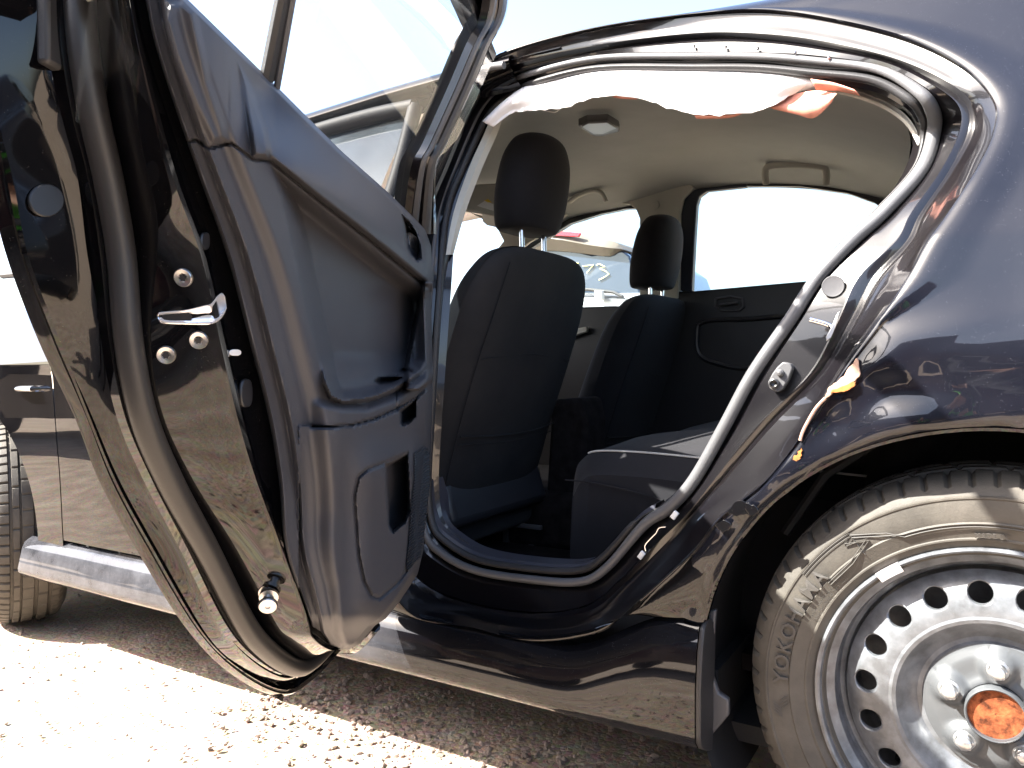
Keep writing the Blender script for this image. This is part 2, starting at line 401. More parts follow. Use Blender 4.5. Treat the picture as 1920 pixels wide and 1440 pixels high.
def between(A, B, n, prev=None, nxt=None):
    out = []
    for k in range(n):
        t = k / n
        out.append([cr(prev[i] if prev else A[i], A[i], B[i], nxt[i] if nxt else B[i], t) for i in range(len(A))])
    return out
Oin = [p + Vector((0, .006, 0)) for p in RG[0]]
lip0 = RG[0]
rows = [lip0]
R0b = [lerp(p, q, .12) + Vector((0, .006, 0)) for p, q in zip(RG[0], RG[1])]
rows.append(R0b)
rows += between(RG[1], RG[2], 4, R0b, RG[3])
R2m = midr(RG[2], RG[3], .4, .010)
rows += [RG[2], midr(RG[2], R2m, .5, .003), R2m, midr(RG[2], RG[3], .78, .003), RG[3]]
rows += [midr(RG[3], R3i, .1, .012), midr(RG[3], R3i, .6, .01), R3i]
rows += between(R3i, RG[4], 4)
R4b = [lerp(p, q, .6) + Vector((0, .012, 0)) for p, q in zip(RG[4], RG[5])]
rows += [RG[4], R4b]
Tin = [lerp(p, q, 1.6) + Vector((0, .02, 0)) for p, q in zip(RG[5], RG[6])]
rows.append(Tin)
loft('door_jamb', rows, PAINTJ, CAR, closed=True, angle=28)
bm_ = MB()
rad = []
for i in range(len(RG[5])):
    k = i / SUBN
    rad.append(lerp(.0062, .0105, ss(k, 10.5, 13.5)) * (1 - .25 * ss(k, 23, 25)) if k < 29 else .0075)
n8 = 12; RR = RG[5]; N_ = len(RR); rings = []
for i in range(N_):
    t = (RR[(i + 1) % N_] - RR[i - 1]).normalized(); a = Vector((0, -1, 0)); a = (a - t * a.dot(t)).normalized(); b = t.cross(a)
    rings.append([RR[i] + (a * math.cos(q) + b * math.sin(q)) * rad[i] for q in [2 * math.pi * k / n8 for k in range(n8)]])
rings.append(rings[0]); v, f = gridmesh(rings, True)
frompy('door_opening_seal', v, f, RUBG, CAR)
RR = RG[6]; rings = []
for i in range(N_):
    t = (RR[(i + 1) % N_] - RR[i - 1]).normalized(); a = Vector((0, -1, 0)); a = (a - t * a.dot(t)).normalized(); b = t.cross(a)
    kk = i / SUBN; r = .0085 if kk < 13.5 or kk > 24 else lerp(.0085, .003, ss(kk, 13.5, 15))
    rings.append([RR[i] + (a * math.cos(q) + b * math.sin(q) * .8) * r for q in [2 * math.pi * k / 10 for k in range(10)]])
rings.append(rings[0]); v, f = gridmesh(rings, True)
frompy('seal_lip', v, f, RUB, CAR)

# --- outer skin: quarter panel and roof side, swept outwards from the lip
def prof_at(t, X):
    t = max(0, min(len(PROF) - 1, t)); i = min(int(t), len(PROF) - 2); k = t - i
    P = [Vector((a, b, 0)) for a, b in PROF]
    q = cr(P[max(i - 1, 0)], P[i], P[i + 1], P[min(i + 2, len(P) - 1)], k)
    y, z = q.x, q.y
    if z > 1.375:
        zr = interp([(-2.2, 1.27), (-1.9, 1.40), (-1.6, 1.45), (-1.2, 1.488), (-.8, 1.495), (-.5, 1.488), (-.25, 1.455), (0, 1.40), (.3, 1.30), (.7, 1.15), (1.2, 1.0)], X)
        z = 1.375 + (z - 1.375) * (zr - 1.375) / (1.495 - 1.375)
    return y, z
def t_of_z(z):
    for i, ((a, b), (c, d)) in enumerate(zip(PROF, PROF[1:])):
        if z <= d: return i + (z - b) / (d - b)
    return 17
def disp(X, z):
    r = math.hypot(X, z - .32); d = 0
    d -= .004 * ss(r, .44, .40); d -= .013 * math.exp(-((z - .79) / .085) ** 2)                        # arch flare
    d += .010 * ss(r, .392, .380)
    for (cx, cz, rad_, a) in ((-.19, .70, .035, .010), (-.25, .62, .03, -.006), (-.13, .76, .05, .008), (-.30, .53, .03, .007), (-.10, .70, .03, -.005), (-.02, .745, .06, .006), (-.22, .55, .025, -.005), (.03, 1.02, .05, .004), (.02, .86, .09, .007)):
        g = ((X - cx) ** 2 + (z - cz) ** 2) / rad_ ** 2
        if g < 6: d += a * math.exp(-g)
    d += (.0045 * noise.noise(Vector((X * 15, z * 15, 0))) + .0022 * noise.noise(Vector((X * 34, z * 34, 4)))) * ss(r, .60, .44) * ss(X, .30, -.1) + .0016 * noise.noise(Vector((X * 7, z * 12, 9))) * ss(z, 1.1, .9)
    return d
def skinpt(X, t):
    y, z = prof_at(t, X)
    return Vector((X, y + (disp(X, z) if t < 9 else 0), z))
def arch(a, r=.383): return (math.cos(math.radians(a)) * r, .32 + math.sin(math.radians(a)) * r)
TG = {6: (-1.2, 17), 7: (-.9, 17), 8: (-.62, 17), 9: (-.42, 17), 10: (-.25, 17), 11: (0, 17), 12: (.4, 17), 13: (1.0, 16), 14: (1.0, 12), 15: (1.0, 9), 16: (1.0, 7.5), 17: (1.0, 6.5), 18: (1.0, 5.3)}
for k, a in ((19, 86), (20, 103), (21, 122), (22, 140), (23, 152), (24, 162), (25, 168)):
    x, z = arch(a); TG[k] = (x, t_of_z(z))
rowsq = [[] for _ in range(26)]
i0, i1 = 6 * SUBN, 25 * SUBN
for i in range(i0, i1 + 1):
    P = RG[0][i]; k = i / SUBN; a = int(k); tt = k - a; b = min(a + 1, 25)
    tx = lerp(TG[a][0], TG[b][0], tt); tz = lerp(TG[a][1], TG[b][1], tt)
    t0 = t_of_z(min(P.z, 1.42)); y0, z0 = prof_at(t0, P.x)
    for m in range(26):
        q = m / 25; q = q ** 1.7
        X = lerp(P.x, tx, q); t = lerp(t0, tz, q); pt = skinpt(X, t)
        base = skinpt(P.x, t0); corr = (P - base) * (1 - ss(q, 0, .25))
        pt = pt + corr
        if m == 1: pt.y -= .003
        if 1 < m < 4: pt.y -= .004
        rowsq[m].append(pt)
loft('quarter_panel', rowsq, PAINTQ, CAR, angle=50)
# lip of the wheel arch turned inwards
lip = []
for a in [60 + 3 * k for k in range(37)]:
    x, z = arch(a); t = t_of_z(z); p = skinpt(x, t); lip.append((a, p))
rows = []
for j, (dr, dy) in enumerate(((0, 0), (-.004, .001), (-.005, .006), (-.001, .012), (.004, .03))):
    rows.append([Vector((math.cos(math.radians(a)) * (.383 + dr), p.y + dy, .32 + math.sin(math.radians(a)) * (.383 + dr))) for a, p in lip])
loft('wheel_arch_lip', rows, PAINT, CAR, angle=60)
# roof
rows = []
for i in range(25):
    X = lerp(-2.15, -.75, i / 24); rows.append([])
    for side in (0, 1):
        ts = [13.2 + 3.8 * k / 10 for k in range(11)]
        for t in (ts if side == 0 else ts[::-1][1:]):
            y, z = prof_at(t, X); rows[-1].append(Vector((X, y if side == 0 else 1.76 - y, z - .004)))
loft('roof', rows, PAINTQ, CAR)
# front roof rail
rows = []
for i in range(21):
    X = lerp(-2.0, RG[0][6 * SUBN].x - .0, i / 20); rows.append([])
    zz = interp([(-2.3, 1.18), (-2.0, 1.29), (-1.8, 1.345), (-1.5, 1.39), (-1.2, 1.41), (-.9, 1.42)], X)
    Yb = Ys(zz)
    for (dy, dz) in ((.16, .055), (.06, .040), (.02, .022), (.003, .008), (0, 0), (.006, -.008), (.02, -.018), (.03, -.03), (.06, -.04)):
        rows[-1].append(Vector((X, Yb + dy, zz + dz)))
loft('roof_rail', rows, PAINT, CAR, angle=50)

# --- sill and side skirt
rows = []
Xs = [-2.30 + 1.92 * i / 60 for i in range(61)]
for X in Xs:
    e = ss(X, -.62, -.40)
    prof = [(.012, .315 + .085 * e), (.0, .309 + .085 * e), (-.010, .302 + .085 * e), (-.017 - .004 * e, .286 + .07 * e), (-.023 - .006 * e, .26 + .04 * e), (-.029, .232), (-.028, .222), (-.016, .208), (.014, .193), (.032, .187), (.05, .187), (.12, .19)]
    rows.append([Vector((X, a, b)) for a, b in prof])
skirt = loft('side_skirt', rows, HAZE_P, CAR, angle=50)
mb = MB(); e = rows[-1]
mb.prism([p + Vector((.001, 0, 0)) for p in e[:10]] + [Vector((e[0].x + .001, .05, .38))], (.008, 0, 0)); mb.build('skirt_end_cap', RUB, skirt, bevel=.002)
mb = MB(); mb.prism([onY(1327, 1147, .035), onY(1342, 1143, .035), onY(1337, 1200, .035), onY(1336, 1270, .035), onY(1347, 1300, .035), onY(1366, 1312, .035), onY(1366, 1342, .035), onY(1340, 1372, .035), onY(1316, 1400, .035)], (0, .012, 0))
mb.build('mud_flap', SWP, CAR, bevel=.003)
# lower dogleg between sill lip and arch
rows = []
A = [RG[0][int(k * SUBN)] for k in (23, 23.5, 24, 24.5, 25, 25.5, 26, 27, 28, 29, 29.9)]
Bt = [Vector((arch(160)[0], -.006, arch(160)[1])), Vector((arch(164)[0], -.006, arch(164)[1])), Vector((-.372, -.008, .41)), Vector((-.40, -.008, .400)), Vector((-.44, -.006, .394)), Vector((-.50, -.003, .385)), Vector((-.58, .0, .345)), Vector((-.70, .003, .317)), Vector((-.85, .006, .312)), Vector((-1.0, .010, .312)), Vector((-1.12, .012, .312))]
for m in range(5):
    rows.append([lerp(a, b, m / 4) + Vector((0, -.004 * math.sin(math.pi * m / 4), 0)) for a, b in zip(A, Bt)])
loft('sill_panel', [spline(r, 5) for r in rows], PAINT, CAR, angle=50)

# inner side plate of the sill so that no light leaks below
mb = MB(); mb.box((-1.36, .19, .24), (1.96, .20, .10)); mb.build('sill_box', LINER, CAR)
mb = MB(); mb.box((-1.5, .9, .17), (3.3, 1.5, .03)); mb.build('underbody', LINER, CAR)

# --- wheelhouse
mb = MB()
rws = []
for a in range(-30, 211, 8):
    x, z = math.cos(math.radians(a)) * .40, .32 + math.sin(math.radians(a)) * .40
    rws.append([Vector((x, y, z)) for y in (.02, .05, .15, .3, .42)])
mb.add(*gridmesh(rws)); mb.add([Vector((math.cos(math.radians(a)) * .405, .42, .32 + math.sin(math.radians(a)) * .405)) for a in range(0, 360, 15)], [tuple(range(24))])
wh = mb.build('wheelhouse', LINER, CAR)
mb = MB(); mb.tube([(.12, .33, .70), (.05, .30, .5), (0, .28, .35)], .035, 12); mb.tube([(-.2, .32, .45), (0, .3, .3), (.3, .32, .3)], .022, 8)
mb.tube([(-.30, .2, .50), (-.24, .22, .60), (-.16, .22, .66)], .008, 6)
mb.build('suspension_strut', LINER, CAR)

# --- wheels
def ysw(r):     # outer face of the side wall (negative is outwards), wheel-local
    return interp([(.195, -.012), (.21, -.028), (.222, -.036), (.235, -.043), (.25, -.048), (.27, -.0505), (.29, -.048), (.302, -.043), (.312, -.034), (.318, -.028)], r)
def make_tyre(c, axis_rot, parent, detail=True):
    NSEG = 68 * 6; prof = [(.20, .0), (.205, -.006), (.213, -.030), (.218, -.034), (.221, -.033), (.224, -.037), (.232, -.0415), (.2335, -.0435), (.2355, -.0435), (.237, -.0425), (.25, -.047), (.256, -.0492), (.258, -.0475), (.27, -.0495), (.287, -.048), (.2885, -.0495), (.2905, -.0495), (.292, -.0455), (.298, -.0428),
                    (.3045, -.0385), (.3105, -.032), (.3155, -.023), (.319, -.012), (.3212, .001), (.3145, .003), (.3145, .009), (.3228, .011), (.3238, .026), (.3155, .024), (.3155, .031), (.3245, .033), (.3245, .060), (.316, .062), (.316, .070), (.3245, .072), (.3235, .095), (.315, .098), (.315, .105), (.3205, .108), (.318, .125), (.31, .135), (.28, .150), (.25, .148), (.215, .135), (.20, .11)]
    rows = []
    for j, (r, y) in enumerate(prof):
        row = []
        for i in range(NSEG):
            a = 2 * math.pi * i / NSEG; rr = r; sl = 0
            blk = i % 6
            if 19 <= j <= 23 and blk == 0: rr -= .0065 if j > 19 else .003
            if j in (19, 20) and blk == 3: rr -= .001
            if 26 <= j <= 27 and i % 12 == 3: rr -= .005
            if 30 <= j <= 31 and i % 9 == 4: rr -= .003
            if 34 <= j <= 35 and i % 12 == 7: rr -= .005
            if 38 <= j <= 40 and blk == 2: rr -= .005
            row.append(Vector((math.cos(a) * rr, y, math.sin(a) * rr)))
        rows.append(row)
    M = Matrix.Translation(c) @ axis_rot
    return loft('tyre', [[M @ p for p in r] for r in rows], TYRE, parent, closed=True, angle=30)
WC = Vector((0, .075, .32))
wheel = bpy.data.objects.new('rear_wheel', None)
mb = MB()
# rim barrel and lips (wheel part carries the rim mesh)
mb.lathe([(.222, -.030), (.2235, -.036), (.2225, -.0405), (.219, -.0415), (.2165, -.039), (.215, -.033), (.213, -.024), (.207, -.018), (.200, -.012), (.198, -.002), (.199, .008), (.196, .013), (.190, .016), (.186, .026), (.186, .05), (.186, .13), (.05, .13)], 144, WC, (0, 1, 0))
wheel = mb.build('rear_wheel', STEEL, CAR, label='steel wheel with a worn black rim and its cover missing', angle=30)
make_tyre(WC, Matrix.Identity(4), wheel)
# disc with eighteen holes
mb = MB(); NH = 18; RI, RO, RH, hr = .128, .186, .158, .0148
def ydisc(r): return interp([(.125, -.020), (.130, -.0225), (.140, -.0225), (.155, -.019), (.170, -.012), (.180, -.004), (.186, .004)], r)
for k in range(NH):
    ac = math.radians(96.5 - 20 * k - 90 + 90); hw = math.radians(10); outer = []; npt = 24
    bpts = []
    for j in range(6): bpts.append((RO, -hw + 2 * hw * j / 6))
    for j in range(6): bpts.append((RO - (RO - RI) * j / 6, hw))
    for j in range(6): bpts.append((RI, hw - 2 * hw * j / 6))
    for j in range(6): bpts.append((RI + (RO - RI) * j / 6, -hw))
    hx, hz = RH, 0
    def tow(x, z, dy=0):
        r = math.hypot(x, z); a = math.atan2(z, x) + ac
        return WC + Vector((math.cos(a) * r, ydisc(r) + dy, math.sin(a) * r))
    rowsd = []
    bx = [(r * math.cos(a), r * math.sin(a)) for r, a in bpts]
    ang = [math.atan2(z - hz, x - hx) for x, z in bx]
    hp = [(hx + hr * math.cos(a), hz + hr * math.sin(a)) for a in ang]
    for t in (0, .35, .7, .9, 1):
        rowsd.append([tow(lerp(b[0], h[0], t), lerp(b[1], h[1], t), .002 * (t == 1)) for b, h in zip(bx, hp)])
    rowsd.append([tow(h[0], h[1], .010) for h in hp])
    mb.add(*gridmesh(rowsd, True))
# bowl, hub face
mb.lathe([(.128, -.0215), (.124, -.0225), (.119, -.0205), (.114, -.013), (.108, -.004), (.100, .004), (.094, .007), (.088, .006), (.083, .000)], 144, WC, (0, 1, 0))
mb.build('wheel_disc', STEEL, wheel, angle=32)
mb = MB(); rws = []
LUGA = [math.radians(x) for x in (88, 160, 232, 304, 16)]
for r in [.086, .080, .074, .068, .062, .056, .050, .044, .040, .0365]:
    row = []
    for i in range(150):
        a = 2 * math.pi * i / 150; x, z = r * math.cos(a), r * math.sin(a)
        dmin = min(math.hypot(x - .0572 * math.cos(l), z - .0572 * math.sin(l)) for l in LUGA)
        h = -.001 - .010 * ss(dmin, .026, .014) - .006 * ss(r, .084, .07) - .004 * ss(r, .047, .04)
        row.append(WC + Vector((x, h, z)))
    rws.append(row)
mb.add(*gridmesh(rws, True)); mb.lathe([(.0365, -.014), (.0362, -.027), (.0345, -.029), (.033, -.028), (.0325, -.019)], 64, WC, (0, 1, 0))
mb.build('hub_face', HUBP, wheel, angle=40)
mb = MB(); rws = []
for r in (.0328, .030, .024, .016, .008, .001):
    rws.append([WC + Vector((r * math.cos(2 * math.pi * i / 40), -.021 + .0006 * noise.noise(Vector((r * 300, i, 0))) , r * math.sin(2 * math.pi * i / 40))) for i in range(40)])
mb.add(*gridmesh(rws, True)); mb.build('hub_cap', RUST, wheel)
lug = None
for l in LUGA:
    c = WC + Vector((.0572 * math.cos(l), -.014, .0572 * math.sin(l)))
    if lug is None:
        mb = MB(); h = []
        for i in range(6):
            a = math.radians(60 * i + 12); h.append(c + Vector((math.cos(a) * .0112, 0, math.sin(a) * .0112)))
        mb.prism(h, (0, -.014, 0)); mb.lathe([(.0142, .001), (.0142, -.002), (.0105, -.006)], 24, c, (0, 1, 0))
        mb.lathe([(.0098, -.0135), (.0085, -.018), (.005, -.0205), (.0001, -.021)], 20, c, (0, 1, 0)); lug = mb.build('lug_nut', LUGM, wheel, bevel=.0008); c0 = c
    else:
        o = lug.copy(); COL.objects.link(o); o.parent = wheel; o.location = c - c0
# balance weight
mb = MB(); q = []
for a in (121, 124, 127, 130): q.append(a)
r1 = [WC + Vector((math.cos(math.radians(a)) * .2235, -.043, math.sin(math.radians(a)) * .2235)) for a in q]
r2 = [WC + Vector((math.cos(math.radians(a)) * .2095, -.040, math.sin(math.radians(a)) * .2095)) for a in q]
r3 = [WC + Vector((math.cos(math.radians(a)) * .2085, -.026, math.sin(math.radians(a)) * .2085)) for a in q]
mb.add(*gridmesh([[p + Vector((0, .01, 0)) for p in r1], r1, r2, r3])); mb.build('balance_weight', mat('lead', (.5, .48, .5), .45, metal=.5), wheel, thick=0)
# raised lettering
def text_mesh(s, size, ext):
    cu = bpy.data.curves.new('t', 'FONT'); cu.body = s; cu.size = size; cu.extrude = ext; cu.space_character = 1.12; cu.resolution_u = 3; cu.offset = .0004
    o = bpy.data.objects.new('t', cu); COL.objects.link(o); bpy.context.view_layer.update()
    me = bpy.data.meshes.new_from_object(o.evaluated_get(bpy.context.evaluated_depsgraph_get())); bpy.data.objects.remove(o); return me
def tyre_text(s, size, r0, a_start, name='raised_lettering', m=TYREL):
    me = text_mesh(s, size, .0012)
    for vv in me.vertices:
        x, y, z = vv.co; r = r0 + y; a = math.radians(a_start) - x / (r0 + size * .35)
        vv.co = WC + Vector((math.cos(a) * r, ysw(r) - .0022 - z, math.sin(a) * r))
    me.transform(Matrix.Identity(4)); me.materials.clear()
    return link(name, me, m, wheel, smooth=False)
tyre_text('YOKOHAMA', .030, .258, 181)
tyre_text('MADE IN', .0085, .2375, 96)
mb = MB(); Rt = random.Random(11)
for r_ in (.2395, .2455):                      # two rows of moulded characters too small to read
    for k in range(30):
        if Rt.random() < .12: continue
        a = math.radians(156 - k * .62); p0 = WC + Vector((math.cos(a) * r_, ysw(r_) - .0012, math.sin(a) * r_)); r2_ = r_ + Rt.uniform(.0018, .0032); a2 = a + Rt.uniform(-.003, .003)
        p1 = WC + Vector((math.cos(a2) * r2_, ysw(r2_) - .0012, math.sin(a2) * r2_)); mb.tube([p0, p1], .0004, 4)
mb.build('moulded_marks', TYREL, wheel)
mb = MB()
for k in range(4):
    for s, dx in ((1, 0), (-1, .006)):
        a0 = math.radians(184.5 + k * .9); a1 = a0 + math.radians(3.2)
        r0_, r1_ = (.259, .281) if s > 0 else (.281, .259)
        if s < 0: a0 += math.radians(2.4); a1 += math.radians(2.4)
        p = [WC + Vector((math.cos(lerp(a0, a1, t)) * lerp(r0_, r1_, t), ysw(lerp(r0_, r1_, t)) - .0018, math.sin(lerp(a0, a1, t)) * lerp(r0_, r1_, t))) for t in (0, .5)]
        mb.tube(p, .0006, 4)
mb.build('tyre_emblem', TYREL, wheel)
mb = MB()
def arcp(r, a0, a1, n): return [WC + Vector((math.cos(math.radians(lerp(a0, a1, i / n))) * r, ysw(r) - .0012, math.sin(math.radians(lerp(a0, a1, i / n))) * r)) for i in range(n + 1)]
for dr in (0, .004):
    mb.tube(arcp(.287 - dr, 146, 128, 10) + arcp(.252 + dr, 137, 119, 2)[1:2] + arcp(.268, 122, 122, 1)[:0] + arcp(.262 - dr, 118, 112, 3)[:0], .0007, 4)
    z1 = [WC + Vector((math.cos(math.radians(a)) * r, ysw(r) - .0014, math.sin(math.radians(a)) * r)) for a, r in ((143, .250 + dr), (133, .251 + dr), (124.5, .266 + dr), (131, .279 - dr), (128, .284 - dr), (119, .265 - dr), (115, .252 + dr))]
    mb.tube(spline(z1, 1), .0008, 4); mb.tube(arcp(.252 + dr, 115, 60, 24), .0008, 4)
mb.build('tyre_zigzag_rib', TYREL, wheel)
# front wheel
FWC = Vector((-2.635, .10, .32)); rot = Matrix.Rotation(math.radians(-24), 4, 'Z')
mb = MB(); mb.lathe([(.218, -.03), (.21, -.02), (.19, .0), (.12, -.01), (.03, .02)], 48, (0, 0, 0), (0, 1, 0))
for i in range(len(mb.v)): mb.v[i] = FWC + rot.to_3x3() @ mb.v[i]
fw = mb.build('front_wheel', STEEL, CAR); make_tyre(FWC, rot, fw)
mb = MB(); rws = []
for a in range(-10, 191, 10):
    x, z = -2.635 + math.cos(math.radians(a)) * .40, .32 + math.sin(math.radians(a)) * .40
    rws.append([Vector((x, y, z)) for y in (.03, .2, .4)])
mb.add(*gridmesh(rws)); mb.build('front_wheelhouse', LINER, CAR)

# --- front door and fender
def sidepanel(name, x0f, x1f, t0, t1, nx, nt_, m):
    rows = []
    for j in range(nt_ + 1):
        t = lerp(t0, t1, j / nt_); y, z = prof_at(t, -1.5); xa, xb = x0f(z), x1f(z)
        rows.append([Vector((lerp(xa, xb, i / nx), y + .004 * ss(lerp(xa, xb, i / nx), -1.9, -2.3) - .007 * math.exp(-((z - .80) / .03) ** 2), z)) for i in range(nx + 1)])
    return loft(name, rows, m, CAR, angle=60)
fd = sidepanel('front_door', lambda z: -2.118 - .03 * ss(z, .5, .9), lambda z: -1.075, 1.95, 8.2, 30, 34, PAINT)
def archx(z): return -2.635 + math.sqrt(max(0, .385 ** 2 - (z - .32) ** 2)) if z < .70 else -2.68
fe = sidepanel('front_fender', archx, lambda z: -2.123 - .03 * ss(z, .5, .9), 1.1, 5.35, 24, 30, PAINT)
rows = []
for j in range(12):
    s = j / 11; rows.append([Vector((lerp(-3.2, -2.15, i / 12), -.003 + .5 * s ** 1.6, .775 + .25 * math.sin(s * 1.5) + .03 * (i / 12))) for i in range(13)])
loft('hood', rows, PAINTQ, CAR)
mb = MB(); mb.tube([onY(36, 729, -.012), onY(40, 729, -.022), onY(66, 729, -.022), onY(70, 729, -.012)], [.012, .017, .017, .012], 12, flat=.5); sm = mb.build('side_marker_lamp', CHR, fe)
mb = MB(); mb.tube([(-2.62, .10, 1.075), (-2.3, .08, 1.065), (-2.0, .06, 1.05), (-1.1, .055, 1.045)], .011, 8); mb.build('window_moulding', RUB, fd)
# front door frame and glass, B pillar
def fr(name, pts, w, mt, parent, off=.0, th=.02):
    rows = []; P = spline(pts, 4)
    for p in P: rows.append([p + Vector(d) for d in w])
    return loft(name, rows, mt, parent, angle=50)
def sk(X, z, off=0): return Vector((X, Ys(z) + off, z))
top = [sk(-2.15, 1.10, .01), sk(-1.98, 1.20, .01), sk(-1.75, 1.30, .01), sk(-1.5, 1.345, .01), sk(-1.25, 1.362, .01), sk(-1.10, 1.36, .01)]
MBF = MB(); MBF.tube(spline(top, 5), .019, 10); MBF.tube(spline([sk(-1.10, 1.36, .01), sk(-1.085, 1.2, .01), sk(-1.075, 1.06, .01)], 5), .017, 10); MBF.build('window_frame', mat('matte_black_frame', (.004, .004, .005), .6, spec=.15), fd)
gl = [sk(-2.1, 1.05, .02), sk(-1.95, 1.19, .025), sk(-1.73, 1.29, .025), sk(-1.5, 1.335, .025), sk(-1.25, 1.352, .025), sk(-1.11, 1.35, .025)]
rows = [[lerp(Vector((p.x, .065, 1.04)), p, k / 8) + Vector((0, -.012 * math.sin(k / 8 * 3.14), 0)) for p in spline(gl, 5)] for k in range(9)]
loft('window_glass', rows, GLASSK, fd)
# silver lit rubber strip on the B pillar edge
mbp = MB(); P = [onS(*q, -.004) for q in ((764, 430), (780, 400), (811, 313), (858, 210), (892, 145), (915, 127), (945, 122))]
mbp.tube(spline(P, 6), .0078, 10); mbp.build('centre_pillar_rubber', RUBG, CAR)
P = [onS(*q, .012) for q in ((735, 470), (762, 400), (793, 318), (838, 213), (873, 140), (885, 122))]
P2 = [onS(*q, .004) for q in ((700, 470), (725, 400), (760, 318), (805, 213), (840, 150), (860, 130))]
loft('centre_pillar_applique', [spline(P2, 5), [lerp(a, b, .5) + Vector((0, -.004, 0)) for a, b in zip(spline(P2, 5), spline(P, 5))], spline(P, 5)], PAINTJ, CAR)
# B pillar body behind (hides daylight)
rows = []
P = [onS(*q, .10) for q in ((775, 900), (785, 700), (800, 520), (822, 400), (852, 313), (900, 206), (945, 160))]
for off in ((0, 0, 0), (-.10, .01, 0), (-.10, .06, 0)): rows.append([p + Vector(off) for p in spline(P, 5)])
loft('centre_pillar', rows, PLB, CAR)
# pale inner trim of the B pillar
A = [onS(*q, .135) for q in ((836, 478), (850, 400), (880, 313), (906, 255), (925, 213), (957, 182), (985, 170))]
Bq = [onS(*q, .16) for q in ((850, 478), (872, 400), (905, 313), (932, 252), (951, 200), (972, 190), (995, 178))]
A = spline(A, 5); Bq = spline(Bq, 5)
loft('centre_pillar_trim', [A, [lerp(a, b, .5) + Vector((.004, -.004, 0)) for a, b in zip(A, Bq)], Bq, [p + Vector((-.05, .03, 0)) for p in Bq]], PILL, CAR)
A = [onS(*q, .135) for q in ((800, 900), (812, 700), (825, 560), (832, 500), (836, 480))]; Bq = [onS(*q, .17) for q in ((815, 900), (822, 700), (836, 560), (846, 500), (850, 474))]
loft('centre_pillar_lower_trim', [spline(A, 4), spline(Bq, 4), [p + Vector((-.05, .03, 0)) for p in spline(Bq, 4)]], TRIMS, CAR)

# --- interior shell
NEAR = [((866, 330), .15), ((905, 240), .15), ((960, 196), .14), ((1120, 168), .14), ((1300, 160), .14), ((1450, 160), .14), ((1560, 170), .14), ((1640, 192), .14), ((1700, 230), .14), ((1734, 290), .14)]
FAR = [((905, 415), 1.28), ((1000, 432), 1.36), ((1062, 405), 1.42), ((1185, 382), 1.43), ((1290, 352), 1.43), ((1400, 343), 1.43), ((1510, 345), 1.43), ((1600, 358), 1.43), ((1700, 385), 1.42), ((1770, 440), 1.38)]
nn = spline([onS(*q, o) for q, o in NEAR], 6); ff = spline([onY(*q, y) for q, y in FAR], 6)
rows = []
for k in range(25):
    s = k / 24; rows.append([lerp(a, b, s) + Vector((0, 0, .07 * (1 - (2 * s - 1) ** 4))) for a, b in zip(nn, ff)])
rows.append([p + Vector((0, .03, -.01)) for p in rows[-1]])
hl = loft('headliner', [[p + Vector((0, .004, .012)) for p in rows[0]]] + rows, HEAD, CAR)
EDGE = mat('sunlit_headliner_edge', (.55, .53, .48), .9)  # paler than the headliner: sunlight on the edge is put into the colour
mb = MB(); mb.tube(nn, .0035, 8); mb.build('headliner_edge', EDGE, hl)
# dark roof rail metal between seal and headliner
i0, i1 = 3 * SUBN, 16 * SUBN
a_ = RG[6][i0:i1]; b_ = spline(nn, 1); m_ = len(a_)
def resample(P, n):
    L = [0]
    for x, y in zip(P, P[1:]): L.append(L[-1] + (y - x).length)
    out = []; j = 0
    for i in range(n):
        s = L[-1] * i / (n - 1)
        while j < len(L) - 2 and L[j + 1] < s: j += 1
        out.append(lerp(P[j], P[j + 1], (s - L[j]) / max(1e-9, L[j + 1] - L[j])))
    return out
a2 = resample(a_, 80); b2 = resample(nn, 80)
loft('roof_side_rail', [a2, [lerp(x, y, .4) + Vector((0, .02, .01)) for x, y in zip(a2, b2)], [y + Vector((0, .02, .01)) for y in b2]], PAINTJ, CAR)
# dome light
c = onP(1123, 241, (0, 0, 1), 1.405)
def quadpatch(px4, z): return [onZ(*q, z) for q in px4]
mb = MB(); mb.prism(quadpatch(((1084, 237), (1100, 230), (1140, 228), (1160, 240), (1162, 247), (1130, 256), (1112, 255)), 1.392), (0, 0, .02)); dl = mb.build('dome_light', SWP, CAR, bevel=.003)
mb = MB(); mb.prism(quadpatch(((1090, 238), (1102, 232), (1139, 230), (1156, 241), (1130, 252), (1114, 252)), 1.386), (0, 0, .006)); mb.build('lens', mat('clear_lens', (.10, .10, .11), .3), dl, bevel=.002)
mb = MB(); cc = onZ(1658, 261, 1.34); mb.lathe([(.012, 0), (.011, -.003), (.0001, -.003)], 20, cc, (0, 0, 1)); mb.build('trim_clip', PILL, CAR)
# grab handles on the far side
def grab(p, name='grab_handle'):
    mb = MB(); P = [onY(*q[0], q[1]) for q in p]; mb.tube(spline(P, 5), .011, 10, flat=.7); return mb.build(name, PILL, CAR)
y1 = 1.33
grab([((1437, 345), y1 + .02), ((1435, 325), y1), ((1443, 312), y1 - .01), ((1490, 309), y1 - .015), ((1540, 313), y1 - .01), ((1549, 325), y1), ((1549, 345), y1 + .02)])
grab([((1068, 378), y1), ((1085, 366), y1 - .01), ((1110, 358), y1 - .015), ((1128, 362), y1 - .01), ((1136, 378), y1)])
